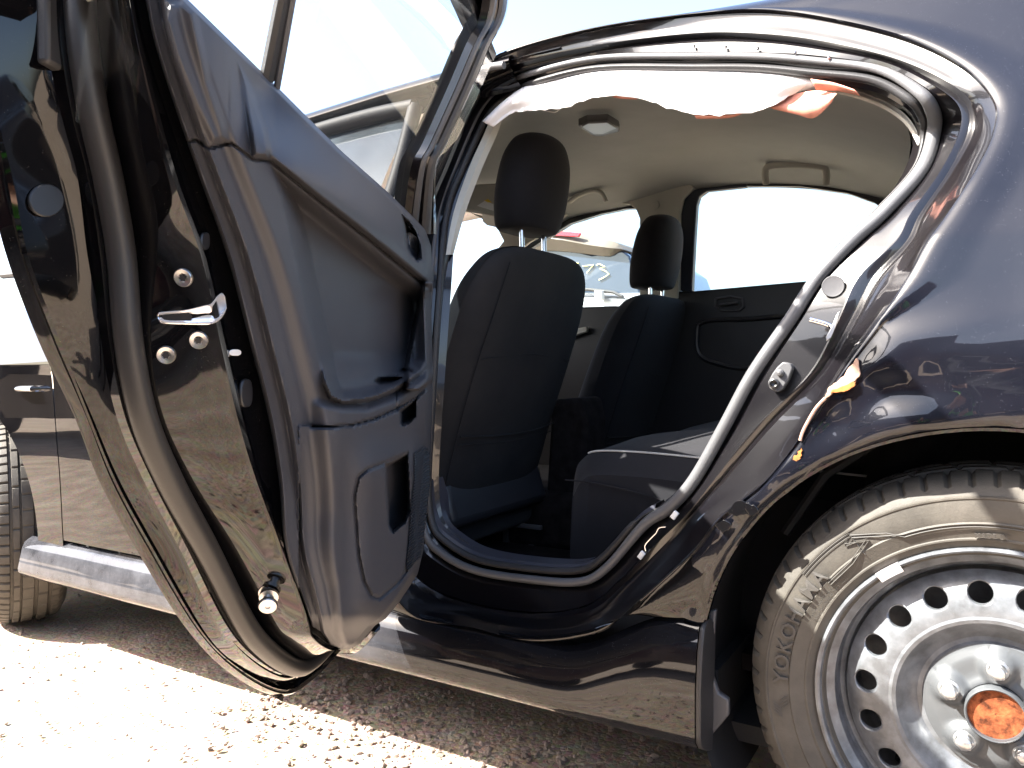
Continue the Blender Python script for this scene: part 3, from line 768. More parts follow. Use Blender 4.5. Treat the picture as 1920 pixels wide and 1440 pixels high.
# far side: pillars, window frames and doors
def plate(name, px, Y, th, m, parent=CAR, bevel=.004, **kw):
    mb = MB(); mb.prism([onY(*q, Y) for q in px], (0, th, 0)); return mb.build(name, m, parent, bevel=bevel, **kw)
plate('passenger_pillar_trim', ((1128, 378), (1180, 383), (1192, 392), (1199, 410), (1199, 560), (1272, 560), (1274, 400), (1280, 372), (1300, 352), (1290, 340), (1200, 350)), 1.415, .03, PILL)
mb = MB(); mb.lathe([(.0165, 0), (.016, -.002), (.0001, -.0025)], 24, onY(1228, 385, 1.414), (0, 1, 0)); mb.build('pillar_cap', PILL, CAR)
ro = ((1272, 372), (1284, 362), (1310, 353), (1400, 343), (1400, 350), (1325, 358), (1311, 368), (1306, 385), (1302, 450), (1297, 546), (1276, 546), (1276, 420))
plate('passenger_window_frame', ro, 1.435, .03, BLUEL)
plate('passenger_window_frame', ((1400, 343), (1500, 343), (1600, 354), (1660, 372), (1720, 420), (1700, 425), (1640, 380), (1590, 362), (1500, 349), (1400, 349)), 1.435, .03, PLB)
plate('passenger_window_frame', ((1020, 436), (1062, 404), (1120, 387), (1180, 381), (1192, 391), (1188, 391), (1175, 391), (1125, 401), (1068, 419), (1000, 462), (950, 500), (940, 497)), 1.44, .03, PLB)
plate('windshield_pillar_trim', ((880, 398), (930, 412), (1000, 425), (1062, 400), (1030, 432), (990, 455), (955, 478), (948, 500), (905, 520), (850, 560), (915, 488), (944, 452), (930, 425)), 1.40, .02, PILL)
# C pillar on the far side
plate('rear_pillar_trim', ((1700, 380), (1760, 420), (1790, 520), (1700, 600), (1650, 560), (1700, 480)), 1.41, .03, PILL)
mb = MB()
fdp = plate('passenger_rear_door', ((1270, 546), (1297, 546), (1500, 528), (1800, 505), (1800, 1000), (1180, 1000), (1180, 650)), 1.42, .05, PLB, bevel=.006)
plate('passenger_rear_glass', ((1290, 548), (1300, 380), (1330, 356), (1400, 347), (1500, 346), (1600, 358), (1720, 420), (1720, 520)), 1.455, .004, GLASSC, bevel=0)
plate('passenger_front_glass', ((1000, 600), (950, 500), (1060, 412), (1190, 388), (1200, 420), (1200, 600)), 1.455, .004, GLASSC, bevel=0)
mb = MB(); P = [onY(*q, 1.412) for q in ((1342, 560), (1370, 556), (1392, 560), (1394, 575), (1386, 582), (1350, 582), (1341, 574), (1342, 560))]; mb.tube(P, .004, 6)
P = [onY(*q, 1.405) for q in ((1350, 572), (1384, 568))]; mb.tube(P, .008, 8, flat=.6); mb.build('inner_handle', SWP, fdp)
mb = MB(); P = [onY(*q, 1.41) for q in ((1308, 610), (1330, 600), (1400, 598), (1480, 592))]; P += [onY(*q, 1.41) for q in ((1500, 600), (1480, 670), (1400, 690), (1340, 680), (1312, 665), (1306, 640), (1308, 610))]
mb.tube(spline(P, 4), .007, 8); mb.build('armrest_rim', TRIMS, fdp)
ffd = plate('passenger_front_door', ((1000, 578), (1290, 570), (1290, 1000), (850, 1000), (850, 590)), 1.43, .05, PLB, bevel=.006)
plate('door_pull', ((1060, 620), (1100, 612), (1100, 622), (1060, 636)), 1.40, .02, PILL, ffd)
# sun visor on the near side with a label
plate('sun_visor', ((868, 396), (880, 350), (893, 345), (935, 343), (960, 360), (965, 395), (940, 408), (900, 400)), .78, .02, PILL, bevel=.006)
plate('visor_label', ((894, 386), (910, 376), (945, 392), (940, 400)), .765, .002, WHT, bevel=0)
plate('visor_sticker', ((908, 376), (915, 373), (922, 380), (914, 379)), .764, .002, YEL, bevel=0)
# floor, tunnel, dark bulkheads
mb = MB(); mb.box((-1.3, .88, .26), (2.4, 1.3, .03)); mb.build('cabin_floor', CARP, CAR)
mb = MB(); mb.box((-1.2, .88, .34), (2.2, .24, .18)); mb.build('floor_tunnel', CARP, CAR, bevel=.04)
mb = MB(); mb.box((-2.15, .88, .62), (.3, 1.3, .75)); mb.build('dashboard', TRIMS, CAR, bevel=.05)
# parcel shelf / rear bulkhead
mb = MB(); mb.box((.42, .88, .62), (.08, 1.3, .75)); mb.box((.62, .88, .92), (.5, 1.3, .04)); mb.build('rear_bulkhead', CARP, CAR)
# console
P = [onY(*q, .80) for q in ((1030, 750), (1090, 745), (1100, 790), (1095, 930), (1020, 960), (1030, 800))]
mb = MB(); mb.prism(P, (0, .14, 0)); cs = mb.build('centre_console', CARP, CAR, bevel=.015)
# wall lining inside the near rear corner
i0, i1 = 13 * SUBN, 21 * SUBN
A = [p + Vector((.004, .006, 0)) for p in Tin[i0:i1]]
loft('inner_quarter_trim', [A, [p + Vector((.03, .03, 0)) for p in A], [p + Vector((.06, .10, .01)) for p in A]], TRIMS, CAR)
# scuff plate
i0, i1 = int(23.5 * SUBN), int(31 * SUBN)
A = RG[6][i0:i1 + 1]
loft('scuff_plate', [A, [p + Vector((0, .012, .010)) for p in A], [p + Vector((0, .05, .012)) for p in A], [p + Vector((0, .07, -.03)) for p in A]], mat('blue_black_scuff', (.03, .032, .045), .35, dust=.1), CAR, angle=30)
# seat rail bracket on the floor
mb = MB()
for q in ((950, 1000), (998, 1005)):
    c = onZ(*q, .30); mb.box(c, (.02, .012, .06))
c = onZ(975, 985, .335); mb.box(c, (.14, .012, .012)); mb.build('seat_rail', SWP, CAR, bevel=.002)
tubeo('loose_wire', spline([onZ(812, 985, .30), onZ(830, 985, .31), onZ(838, 975, .32), onZ(850, 972, .31)], 4), .0025, SWP, CAR)

# --- front seats
def seat(dy, dx, dz, parent, idx, hz=0):
    # back: cross sections going up (z, x of rear face, half width, depth)
    secs = [(.40, -1.12, .235, .13), (.50, -1.085, .245, .15), (.62, -1.052, .255, .155), (.75, -1.010, .262, .150), (.88, -.968, .262, .140), (.96, -.945, .252, .130), (1.01, -.932, .232, .115), (1.045, -.928, .20, .095), (1.062, -.932, .15, .065), (1.066, -.940, .08, .03)]
    secs = [(a, b, c * (1.10 if idx == 0 else 1.20), d) for a, b, c, d in secs]; Yc = .560 + dy; rows = []
    for (z, x, hw, d) in secs:
        row = []
        for i in range(40):
            a = 2 * math.pi * i / 40; ca, sa = math.cos(a), math.sin(a)
            ex = .55
            u = math.copysign(abs(ca) ** ex, ca); v_ = math.copysign(abs(sa) ** ex, sa)
            yy = Yc + v_ * hw; xx = x - d / 2 + u * d / 2 + (.014 * abs(v_) ** 3 if u < 0 else -.012 * abs(v_) ** 4)
            row.append(Vector((xx + dx, yy, z + dz)))
        rows.append(row)
    R2 = []
    n = len(rows)
    for i in range(n - 1):
        for k in range(4):
            R2.append([cr(rows[max(i - 1, 0)][j], rows[i][j], rows[i + 1][j], rows[min(i + 2, n - 1)][j], k / 4) for j in range(40)])
    R2.append(rows[-1]); v, f = gridmesh(R2, True); f.append(tuple(range((len(R2) - 1) * 40, len(R2) * 40))); f.append(tuple(range(40))[::-1])
    s = frompy('front_seat', v, f, FABD if idx == 0 else FAB, CAR, label=('front seat nearest the open door, dusty black cloth back' if idx == 0 else 'front seat on the far side, plain black cloth'), angle=70)
    # seams and pocket
    def back(yf, z, out=.001):
        for a, b in zip(secs, secs[1:]):
            if z <= b[0]:
                t = max(0, (z - a[0]) / (b[0] - a[0])); x = lerp(a[1], b[1], t); break
        else: x = secs[-1][1]
        return Vector((x + dx + out - .012 * abs(yf) ** 4, Yc + .25 * yf, z + dz))
    tubeo('seam', spline([back(-.93, .45), back(-.95, .6), back(-.93, .78), back(-.86, .93), back(-.80, 1.02)], 5), .0014, FAB, s, 6)
    tubeo('seam', spline([back(-.9, .62, .002), back(-.3, .612, .003), back(.4, .612, .003), back(.95, .625, .001)], 5), .0022, FAB, s, 6)
    tubeo('seam', spline([back(-.9, .60, .001), back(0, .592, .001), back(.95, .60, .001)], 5), .0012, FAB, s, 6)
    tubeo('seam', spline([back(-.88, .80, .001), back(0, .815, .001), back(.9, .80, .001)], 5), .0010, FAB, s, 6)
    mb = MB(); mb.box((-1.115 + dx, Yc, .47 + dz), (.05, .46, .15), Matrix.Rotation(math.radians(-18), 3, 'Y')); mb.build('back_cover', TRIMS, s, bevel=.02)
    mb = MB(); mb.box((-1.36 + dx, Yc, .40 + dz), (.50, .50, .14)); mb.build('seat_base', FAB, s, bevel=.05, seg=4)
    # headrest
    rows = []; hc = Vector((-.965 + dx, Yc - .022, 1.235 + dz + hz))
    hs = [(-.118, .055, .085), (-.112, .058, .098), (-.095, .060, .110), (-.05, .062, .123), (0, .061, .125), (.05, .056, .118), (.085, .046, .100), (.103, .034, .078), (.112, .018, .045), (.114, .006, .012)]
    for (z, a_, b_) in hs:
        row = []
        for i in range(36):
            q = 2 * math.pi * i / 36; ca, sa = math.cos(q), math.sin(q); u = math.copysign(abs(ca) ** .75, ca); w_ = math.copysign(abs(sa) ** .75, sa)
            row.append(hc + Vector((u * a_ - .012 * abs(w_) ** 2 + z * .18, w_ * b_, z)))
        rows.append(row)
    n = len(rows); R2 = []
    for i in range(n - 1):
        for k in range(3): R2.append([cr(rows[max(i - 1, 0)][j], rows[i][j], rows[i + 1][j], rows[min(i + 2, n - 1)][j], k / 3) for j in range(36)])
    R2.append(rows[-1]); v, f = gridmesh(R2, True); f.append(tuple(range((len(R2) - 1) * 36, len(R2) * 36))); f.append(tuple(range(36))[::-1])
    frompy('headrest', v, f, FAB, s, angle=70)
    for yy in (-.055, .055):
        tubeo('headrest_post', [hc + Vector((-.01, yy, -.24)), hc + Vector((-.012, yy, -.10))], .0062, CHR, s, 12)
    return s
seat(0, 0, 0, CAR, 0)
seat(.73, .045, -.058, CAR, 1, -.022)

# --- rear seat
def yc(px, py, Y): return onY(px, py, Y)
prof_front = []
rows = []
Ylist = [.30, .305, .32, .36, .45, .6, .8, 1.0, 1.2, 1.38]
for Y in Ylist:
    ins = .045 * (1 - ss(Y, .295, .36)) ; cw = ss(Y, .33, .62); zt = .600 + .015 * cw - .05 * math.exp(-((Y - .85) / .12) ** 2) * .3
    xf = -.775 + ins * .6; top = zt - ins * .9
    rows.append([Vector((xf + .045, Y, .30)), Vector((xf + .012, Y, .40)), Vector((xf, Y, .50)), Vector((xf + .004, Y, top - .045)), Vector((xf + .02, Y, top - .018)), Vector((xf + .055, Y, top)), Vector((xf + .16, Y, top + .002 + .016 * cw)), Vector((xf + .30, Y, top - .004 + .034 * cw)), Vector((xf + .45, Y, top - .012 + .032 * cw)), Vector((xf + .62, Y, top - .02 + .02 * cw))])
rows = [[p.copy() for p in spline(r, 5)] for r in rows]
base = [p + Vector((0, 0, 0)) for p in rows[0]]
side = [Vector((p.x, .30, .28)) for p in base]
mid = [lerp(a, b, .5) + Vector((0, -.012, 0)) for a, b in zip(side, base)]
rs = loft('rear_seat', [side, mid] + rows, FAB, CAR, angle=60, label='black cloth rear bench with a pale piping line')
pr = rows[3]; tubeo('piping', [pr[k] + Vector((0, -.002, .002)) for k in range(23, 46)], .0022, mat('pale_piping', (.35, .35, .34), .7), rs, 6)
tubeo('seam', spline([onY(1060, 900, .30), onY(1110, 905, .293), onY(1200, 925, .29), onY(1260, 945, .29)], 5), .0014, FAB, rs, 6)
# backrest
rows = []
for z, x, yn in ((.52, -.16, .30), (.70, -.08, .30), (.85, -.02, .31), (.95, .03, .32), (1.0, .08, .34)):
    rows.append([Vector((x + (.05 if j in (0, 8) else 0), lerp(yn, 1.4, j / 8), z)) for j in range(9)])
loft('rear_backrest', rows, FAB, CAR, thick=.08)

# --- curtain airbag torn along the roof
topc = [((905, 228), .10), ((945, 190), .085), ((985, 163), .07), ((1040, 146), .058), ((1120, 134), .052), ((1200, 132), .052), ((1300, 132), .052), ((1400, 134), .054), ((1480, 139), .058), ((1540, 150), .070), ((1580, 160), .085)]
botc = [((925, 238), .11), ((962, 213), .10), ((1005, 207), .085), ((1056, 203), .08), ((1120, 183), .072), ((1195, 184), .072), ((1270, 208), .076), ((1350, 217), .08), ((1440, 203), .08), ((1495, 172), .078), ((1570, 166), .09)]
a = spline([onS(*q, o) for q, o in topc], 8); b = spline([onS(*q, o) for q, o in botc], 8); rows = []
for k in range(13):
    s = k / 12; row = []
    for i, (p, q) in enumerate(zip(a, b)):
        w = .010 * math.sin(math.pi * min(1, s * 1.3)) + .006 * noise.noise(Vector((i * .22, s * 2, 0))) * s
        row.append(lerp(p, q, s) + Vector((0, -w, .004 * noise.noise(Vector((i * .6, s, 5))) * s)))
    rows.append(row)
ab = loft('curtain_airbag', rows, CLOTH, CAR, thick=.0015)
def strip(name, A, B, m, bul=.004):
    a = spline([onS(*q, o) for q, o in A], 6); b = spline([onS(*q, o) for q, o in B], 6)
    return loft(name, [a, [lerp(x, y, .5) + Vector((0, -bul, 0)) for x, y in zip(a, b)], b], m, ab, thick=.001)
strip('torn_tape', (((1440, 202), 0.090), ((1480, 180), 0.083), ((1530, 170), 0.068), ((1570, 176), 0.058)), (((1450, 204), 0.093), ((1495, 215), 0.098), ((1527, 221), 0.098), ((1560, 192), 0.068)), SALM)
strip('torn_tape', (((1300, 213), 0.084), ((1340, 216), 0.086), ((1380, 213), 0.086), ((1400, 207), 0.084)), (((1306, 222), 0.088), ((1330, 222), 0.088), ((1372, 220), 0.088), ((1400, 208), 0.086)), SALM)
strip('torn_tape', (((1145, 176), 0.074), ((1160, 176), 0.076), ((1190, 182), 0.078)), (((1150, 182), 0.078), ((1166, 185), 0.078), ((1195, 186), 0.083)), SALM)
strip('torn_tape', (((1520, 148), 0.038), ((1560, 155), 0.038), ((1600, 168), 0.038)), (((1530, 168), 0.058), ((1575, 172), 0.058), ((1612, 180), 0.053)), SALM)
tubeo('loose_thread', spline([onS(1012, 205, .16), onS(1030, 209, .16), onS(1042, 210, .16), onS(1055, 200, .165), onS(1062, 197, .16)], 5), .0012, CLOTH, ab, 6)
strip('paper_strip', (((940, 215), .14), ((962, 190), .14), ((972, 178), .14)), (((938, 226), .15), ((955, 214), .15), ((975, 192), .15)), mat('grey_card', (.5, .5, .5), .7))

# --- jamb hardware
def onJ(px, py, off=.108): return onS(px, py, off)
mb = MB(); c = onJ(1562, 537, .108); mb.lathe([(.0165, .0), (.0155, -.0012), (.012, -.0006), (.0001, -.0008)], 28, c, (0, 1, 0)); mb.build('body_plug', SWP, CAR)
mb = MB(); P = [onS(1567, 622, .07), onS(1558, 612, .075), onS(1545, 606, .075), onS(1519, 599, .075), onS(1519, 604, .085), onS(1545, 611, .09)]
mb.tube(spline(P[:4], 4), .0042, 10); mb.build('door_striker', CHR, CAR)
mb = MB(); P = [onS(*q, .066) for q in ((1574, 583), (1568, 590), (1558, 614), (1548, 632), (1549, 640), (1562, 632))]; mb.prism(P, (0, .004, 0)); mb.build('striker_plate', SATIN, CAR, bevel=.001)
# courtesy switch
P = [(1457, 688), (1468, 678), (1482, 682), (1486, 690), (1478, 712), (1467, 730), (1456, 736), (1443, 729), (1439, 717), (1448, 700)]
mb = MB(); mb.prism([onJ(*q, .098) for q in P], (0, .018, 0)); sw = mb.build('door_switch', SWP, CAR, bevel=.002)
mb = MB(); c = onJ(1463, 699, .097); mb.lathe([(.0058, 0), (.0056, -.004), (.0038, -.005), (.0036, -.008), (.0001, -.009)], 20, c, (0, 1, 0)); mb.build('switch_button', SWP, sw)
mb = MB(); c = onJ(1452, 719, .097); mb.lathe([(.0078, 0), (.0076, -.004), (.0055, -.005), (.0045, -.001), (.0001, .001)], 20, c, (0, 1, 0)); mb.build('switch_screw', PLB, sw)
# clips with a loose wire low on the jamb
for q in ((1203, 1041), (1265, 966)):
    c = onS(*q, .10); mb = MB(); mb.box(c, (.009, .006, .014), Matrix.Rotation(math.radians(35), 3, 'Y')); mb.build('jamb_clip', WHT, CAR, bevel=.001)
tubeo('jamb_wire', spline([onS(*q, .10) for q in ((1211, 1033), (1210, 1022), (1222, 1008), (1230, 1000), (1236, 990), (1248, 988))], 5), .0012, CHR, CAR, 6)
for q in ((1302, 86), (1361, 87), (1421, 90), (1491, 97), (1554, 107)):
    c = onS(*q, .026); mb = MB(); mb.tube([c, c + Vector((.001, -.003, -.004))], .0022, 8); mb.build('strip_pin', CHR, CAR)
# rusty primer where the skin has torn
def patch(name, px, off, m):
    Rj = random.Random(len(px) * 7 + int(px[0][0])); pp = [(q.x + Rj.uniform(-2.2, 2.2), q.y + Rj.uniform(-2.2, 2.2)) for q in spline(v2(px), 4, True)]
    P = [onS(*q, off) for q in pp]; mb = MB(); mb.prism(P, (0, .004, 0)); return mb.build(name, m, CAR, bevel=.001)
patch('primer_patch', ((1607, 672), (1612, 700), (1600, 716), (1603, 724), (1585, 730), (1562, 738), (1548, 746), (1552, 730), (1570, 715), (1592, 690)), -.008, mat('pale_primer', (.30, .19, .14), .8, var=.3, vscale=60))
patch('primer_patch', ((1602, 716), (1604, 723), (1590, 733), (1565, 738), (1560, 733), (1585, 722)), -.010, PRIM)
patch('primer_patch', ((1503, 842), (1501, 856), (1494, 866), (1486, 871), (1482, 867), (1489, 858), (1496, 848)), -.008, PRIM)
tubeo('torn_edge', spline([onS(*q, -.006) for q in ((1548, 746), (1530, 765), (1515, 790), (1505, 810), (1500, 826))], 5), .0022, mat('bare_edge', (.35, .22, .17), .6), CAR, 8)
# crumpled sheet below
R = random.Random(5)
base = [((1365, 958), (1385, 940), (1405, 945), (1410, 958), (1392, 966), (1372, 965)), ((1340, 985), (1360, 975), (1372, 985), (1355, 998)), ((1395, 945), (1415, 948), (1420, 962), (1404, 968))]
for i, q in enumerate(base): patch('torn_sheet', q, -.010 - .002 * i, PAINT)

# ------------------------------------------------------------------ the open rear door
DST = {
 'A': ((-60,-80),(-52,60),(-38,200),(-14,340),(20,480),(80,640),(146,780),(192,900),(262,1030),(350,1172),(433,1260),(523,1305),(583,1277),(640,1215)),
 'T1': ((-50,-80),(-38,60),(-15,200),(22,340),(49,480),(110,640),(162,780),(215,905),(283,1028),(372,1180),(440,1248),(525,1290),(578,1262),(634,1207)),
 'T2': ((70,-80),(78,60),(103,200),(146,340),(173,480),(191,640),(217,780),(265,900),(335,1030),(405,1178),(463,1245),(528,1276),(575,1255),(628,1204)),
 'G': ((110,-80),(112,60),(132,200),(166,340),(188,480),(205,640),(234,780),(285,900),(352,1030),(420,1165),(472,1228),(535,1266),(575,1250),(625,1200)),
 'SR': ((168,-80),(177,60),(196,200),(225,340),(250,480),(261,640),(287,780),(336,900),(410,1030),(478,1160),(515,1205),(560,1236),(590,1230),(622,1198)),
 'TB': ((225,-80),(250,60),(284,200),(322,340),(373,480),(409,640),(441,780),(477,900),(526,1030),(572,1160),(582,1195),(610,1217),(630,1218),(638,1212)),
 'TE': ((258,-80),(282,60),(325,200),(374,340),(423,480),(465,640),(500,780),(520,900),(533,1030),(577,1160),(590,1195),(614,1215),(634,1216),(642,1206)),
}
DW = {'A': 0, 'T1': .008, 'T2': .028, 'G': .046, 'SR': .056, 'TB': .120, 'TE': .118}
def dring(k, dw=0, n=8, dpx=0):
    return [onD(q.x + dpx, q.y, DW[k] + dw) for q in spline(v2(DST[k]), n)]
rA, r1, r2, rG, rS, rB, rE = [dring(k) for k in ('A', 'T1', 'T2', 'G', 'SR', 'TB', 'TE')]
def mr(a, b, t, n=0, u=0): return [lerp(p, q, t) + DN * n + DU * u for p, q in zip(a, b)]
rows = [mr(rA, rA, 0, -.012, -.03), mr(rA, rA, 0, -.004), rA, mr(rA, r1, .3, .006), mr(rA, r1, .6, .003), mr(rA, r1, .8, .005), r1,
        mr(r1, r2, .05, -.004), mr(r1, r2, .35, -.004), mr(r1, r2, .7, -.002), mr(r1, r2, .92, 0), mr(r2, r2, 0, .004), mr(r2, rG, .5, .002), mr(r2, rG, .7, -.006), rG, rS,
        mr(rS, rB, .05, 0), mr(rS, rB, .35, 0, .001), mr(rS, rB, .7, 0, .001), mr(rS, rB, .96, 0), mr(rB, rE, .0, .002), mr(rB, rE, .12, .003), mr(rB, rE, .4, -.003), mr(rB, rE, .8, -.004), rE, mr(rE, rE, 0, .004, -.04)]
door = loft('rear_door', rows, PAINTD, CAR, angle=26, label='rear door standing wide open with its inner trim showing')
# outer skin with a shape that follows the side
rows = []
dz = [(p - HG).z for p in rA]; du_ = [(p - HG).dot(DU) for p in rA]
lowz = min(dz)
def edge_u(z):
    best = .5
    tab = sorted((zz, uu) for zz, uu in zip(dz, du_) if uu > .42)
    return interp(tab, z)
def hinge_u(z): return interp([(.29, .27), (.32, .12), (.38, .03), (.45, .0)], z)
for j in range(31):
    z = lerp(lowz + .006, 1.06, j / 30); a0, a1 = hinge_u(z), edge_u(z)
    rows.append([D(lerp(a0, a1, i / 20), -.002 - .022 * math.sin(math.pi * i / 20) + .45 * max(0, z - .95) * (1 - i / 20), z) for i in range(21)])
osk = loft('outer_skin', rows, PAINT, door)
# bottom hem towards the hinge and closing plates
mb = MB(); P = [onD(640, 1215, .0), onD(660, 1214, .03), onD(676, 1204, .06), onD(702, 1174, .10)]
mb.tube(spline(P, 4), .010, 8); mb.build('bottom_hem', PAINTD, door)
# seal
C_ = mr(rG, rS, .5, .004, .0)
mb = MB(); mb.tube(C_, [.0128 - .003 * ss(i / len(C_), .75, 1) for i in range(len(C_))], 16, nrm=tuple(DN)); mb.build('door_seal', RUBD, door)
# rubber block at the upper corner, plug
P = [onD(*q, .032) for q in ((55, -90), (65, 0), (66, 118), (84, 128), (96, 135), (124, 163), (132, 170), (126, 100), (125, 0), (120, -90))]
mb = MB(); mb.prism(P, DN * .012); mb.build('corner_rubber', RUB, door, bevel=.004)
n1 = lambda px, py: onD(px, py, .0115)
mb = MB(); n2 = lambda px, py: onD(px, py, .006 + .02 * (px - 30) / 122)
mb.prism([n2(83 + 33 * math.cos(a), 376 + 31 * math.sin(a)) for a in [2 * math.pi * k / 32 for k in range(32)]], DN * .003); mb.build('drain_plug', PLB, door, bevel=.001)
# window frame
F1 = [onDS(*q, .0) for q in ((800, 440), (795, 318), (815, 270), (870, 150), (897, 85), (918, 50), (929, 15), (929, -30), (915, -90), (880, -150))]
F0 = [onDS(*q, .0) for q in ((738, 440), (753, 318), (775, 270), (820, 170), (856, 85), (876, 48), (885, 15), (885, -30), (870, -90), (835, -140))]
F1 = spline(F1, 5); F0 = spline(F0, 5)
def fl(t, n): return [lerp(a, b, t) + DN * n for a, b in zip(F0, F1)]
fmr = loft('window_frame', [fl(0, .016), fl(0, .030), fl(.12, .034), fl(.14, .028), fl(.30, .028), fl(.34, .036), fl(.55, .036), fl(.60, .022), fl(.72, .022), fl(.76, .030), fl(.92, .026), fl(1, .012), fl(1, -.006), fl(0, -.006)], PAINTJ, door, angle=30)
for (t0, t1, n, m) in ((.30, .52, .040, SWP), (.02, .16, .036, RUBG), (.62, .70, .030, RUBD)):
    loft('frame_seal', [fl(t0, n - .006), fl(t0 + .02, n), fl((t0 + t1) / 2, n + .002), fl(t1 - .02, n), fl(t1, n - .006)], m, fmr)
# top rail of the frame, following the closed outline of the opening
tr = []
for k in (6.3, 7, 8, 9, 10, 11, 12, 12.8):
    p = RG[0][int(k * SUBN)]; tr.append(D(p.x + 1.03, p.y - .03, p.z))
tr = [F1[-1]] + tr[0:]
A_ = spline([F1[-6], F1[-1]], 1)
m2 = MB(); m2.tube(spline([D(.03, Ys(1.36), 1.365)] + tr[3:] + [D(.90, Ys(1.10), 1.09)], 4), .02, 8); m2.build('frame_top_rail', PAINTJ, door)
bar = [onDS(*q, .012) for q in ((500, 150), (530, 0))]; bar.append(bar[1] + (bar[1] - bar[0]) * ((1.345 - bar[1].z) / (bar[1].z - bar[0].z))); m2 = MB(); m2.tube(spline(bar, 4), .0125, 8, flat=.6, nrm=tuple(DN)); m2.build('division_bar', RUB, door)
bar = [onDS(*q, .020) for q in ((519, 165), (548, 0))]; bar.append(bar[1] + (bar[1] - bar[0]) * ((1.345 - bar[1].z) / (bar[1].z - bar[0].z))); m2 = MB(); m2.tube(spline(bar, 4), .004, 8, nrm=tuple(DN)); m2.build('glass_run', RUBG, door)
# glass
def gpt(u, z): return D(u, Ys(min(z, 1.40)) * 1.0 + .016, z)
gl_lo = [(.03, .92), (.2, .93), (.4, .95), (.6, .965), (.8, .98), (.88, .99)]
gl_hi = [(.03, 1.35), (.25, 1.37), (.45, 1.36), (.65, 1.31), (.82, 1.22), (.93, 1.12)]
def g_lo(t): return tuple(lerp(a, b, t * 5 - min(int(t * 5), 4)) for a, b in zip(gl_lo[min(int(t * 5), 4)], gl_lo[min(int(t * 5), 4) + 1]))
def g_hi(t): return tuple(lerp(a, b, t * 5 - min(int(t * 5), 4)) for a, b in zip(gl_hi[min(int(t * 5), 4)], gl_hi[min(int(t * 5), 4) + 1]))
rows = []
for k in range(13):
    row = []
    for i in range(21):
        a, b = g_lo(i / 20), g_hi(i / 20); q = k / 12; row.append((lerp(a[0], b[0], q), lerp(a[1], b[1], q)))
    rows.append([gpt(*c) for c in row])
loft('window_glass', rows, GLASSD, door, angle=80)

# trim panel as a height field in the plane of the door
xL_t = [(q.y, q.x) for q in spline(v2(DST['TE'][:10]), 6)] + [(1185, 584), (1208, 600), (1218, 622)]
xR_t = [(-80, 290), (0, 353), (163, 520), (283, 640), (360, 727), (400, 768), (430, 797), (460, 808), (520, 812), (560, 808), (700, 812), (850, 808), (960, 797), (1027, 795), (1077, 783), (1127, 750), (1160, 723), (1173, 703), (1207, 675), (1218, 655)]
RECESS = [(507, 306), (603, 384), (700, 463), (790, 536), (806, 556), (806, 680), (795, 700), (770, 718), (742, 736), (710, 750), (680, 757), (640, 760), (615, 748), (603, 720), (592, 660), (575, 590), (552, 480), (530, 385), (514, 330)]
ARMS = [(583, 800), (620, 801), (660, 798), (700, 787), (742, 768), (780, 746), (806, 722), (830, 690)]
SEAM = [(327, 260), (348, 267), (367, 262), (393, 278), (433, 268), (473, 298), (507, 302), (603, 380), (690, 447), (790, 530), (812, 548)]
L2 = [(-80, 330), (0, 335), (60, 350), (200, 430), (300, 520), (380, 645), (453, 735), (522, 815)]
POCK = [(722, 872), (764, 852), (767, 905), (768, 960), (760, 980), (736, 1000), (728, 985), (724, 930)]
PCOV = [(764, 850), (722, 868), (690, 880), (672, 895), (664, 930), (668, 990), (672, 1040), (682, 1090), (697, 1118), (712, 1122), (745, 1095), (762, 1070)]
CUP = [(700, 715), (712, 707), (745, 705), (757, 709), (735, 723), (712, 724)]
SWH = [(748, 697), (757, 691), (778, 694), (771, 699)]
PULL = [(749, 770), (781, 748), (780, 780), (768, 794), (754, 799), (749, 795)]
HNDL = [(754, 403), (768, 415), (783, 440), (790, 470), (790, 486), (782, 492), (768, 480), (760, 465), (757, 430)]
BUMP1 = [(311, 0), (345, 0), (368, 20), (376, 60), (395, 150), (425, 240), (430, 264), (396, 272), (360, 200), (325, 110), (305, 40)]
TIP = [(447, 118), (470, 160), (500, 240), (508, 280), (504, 298), (473, 296), (465, 240), (455, 180)]
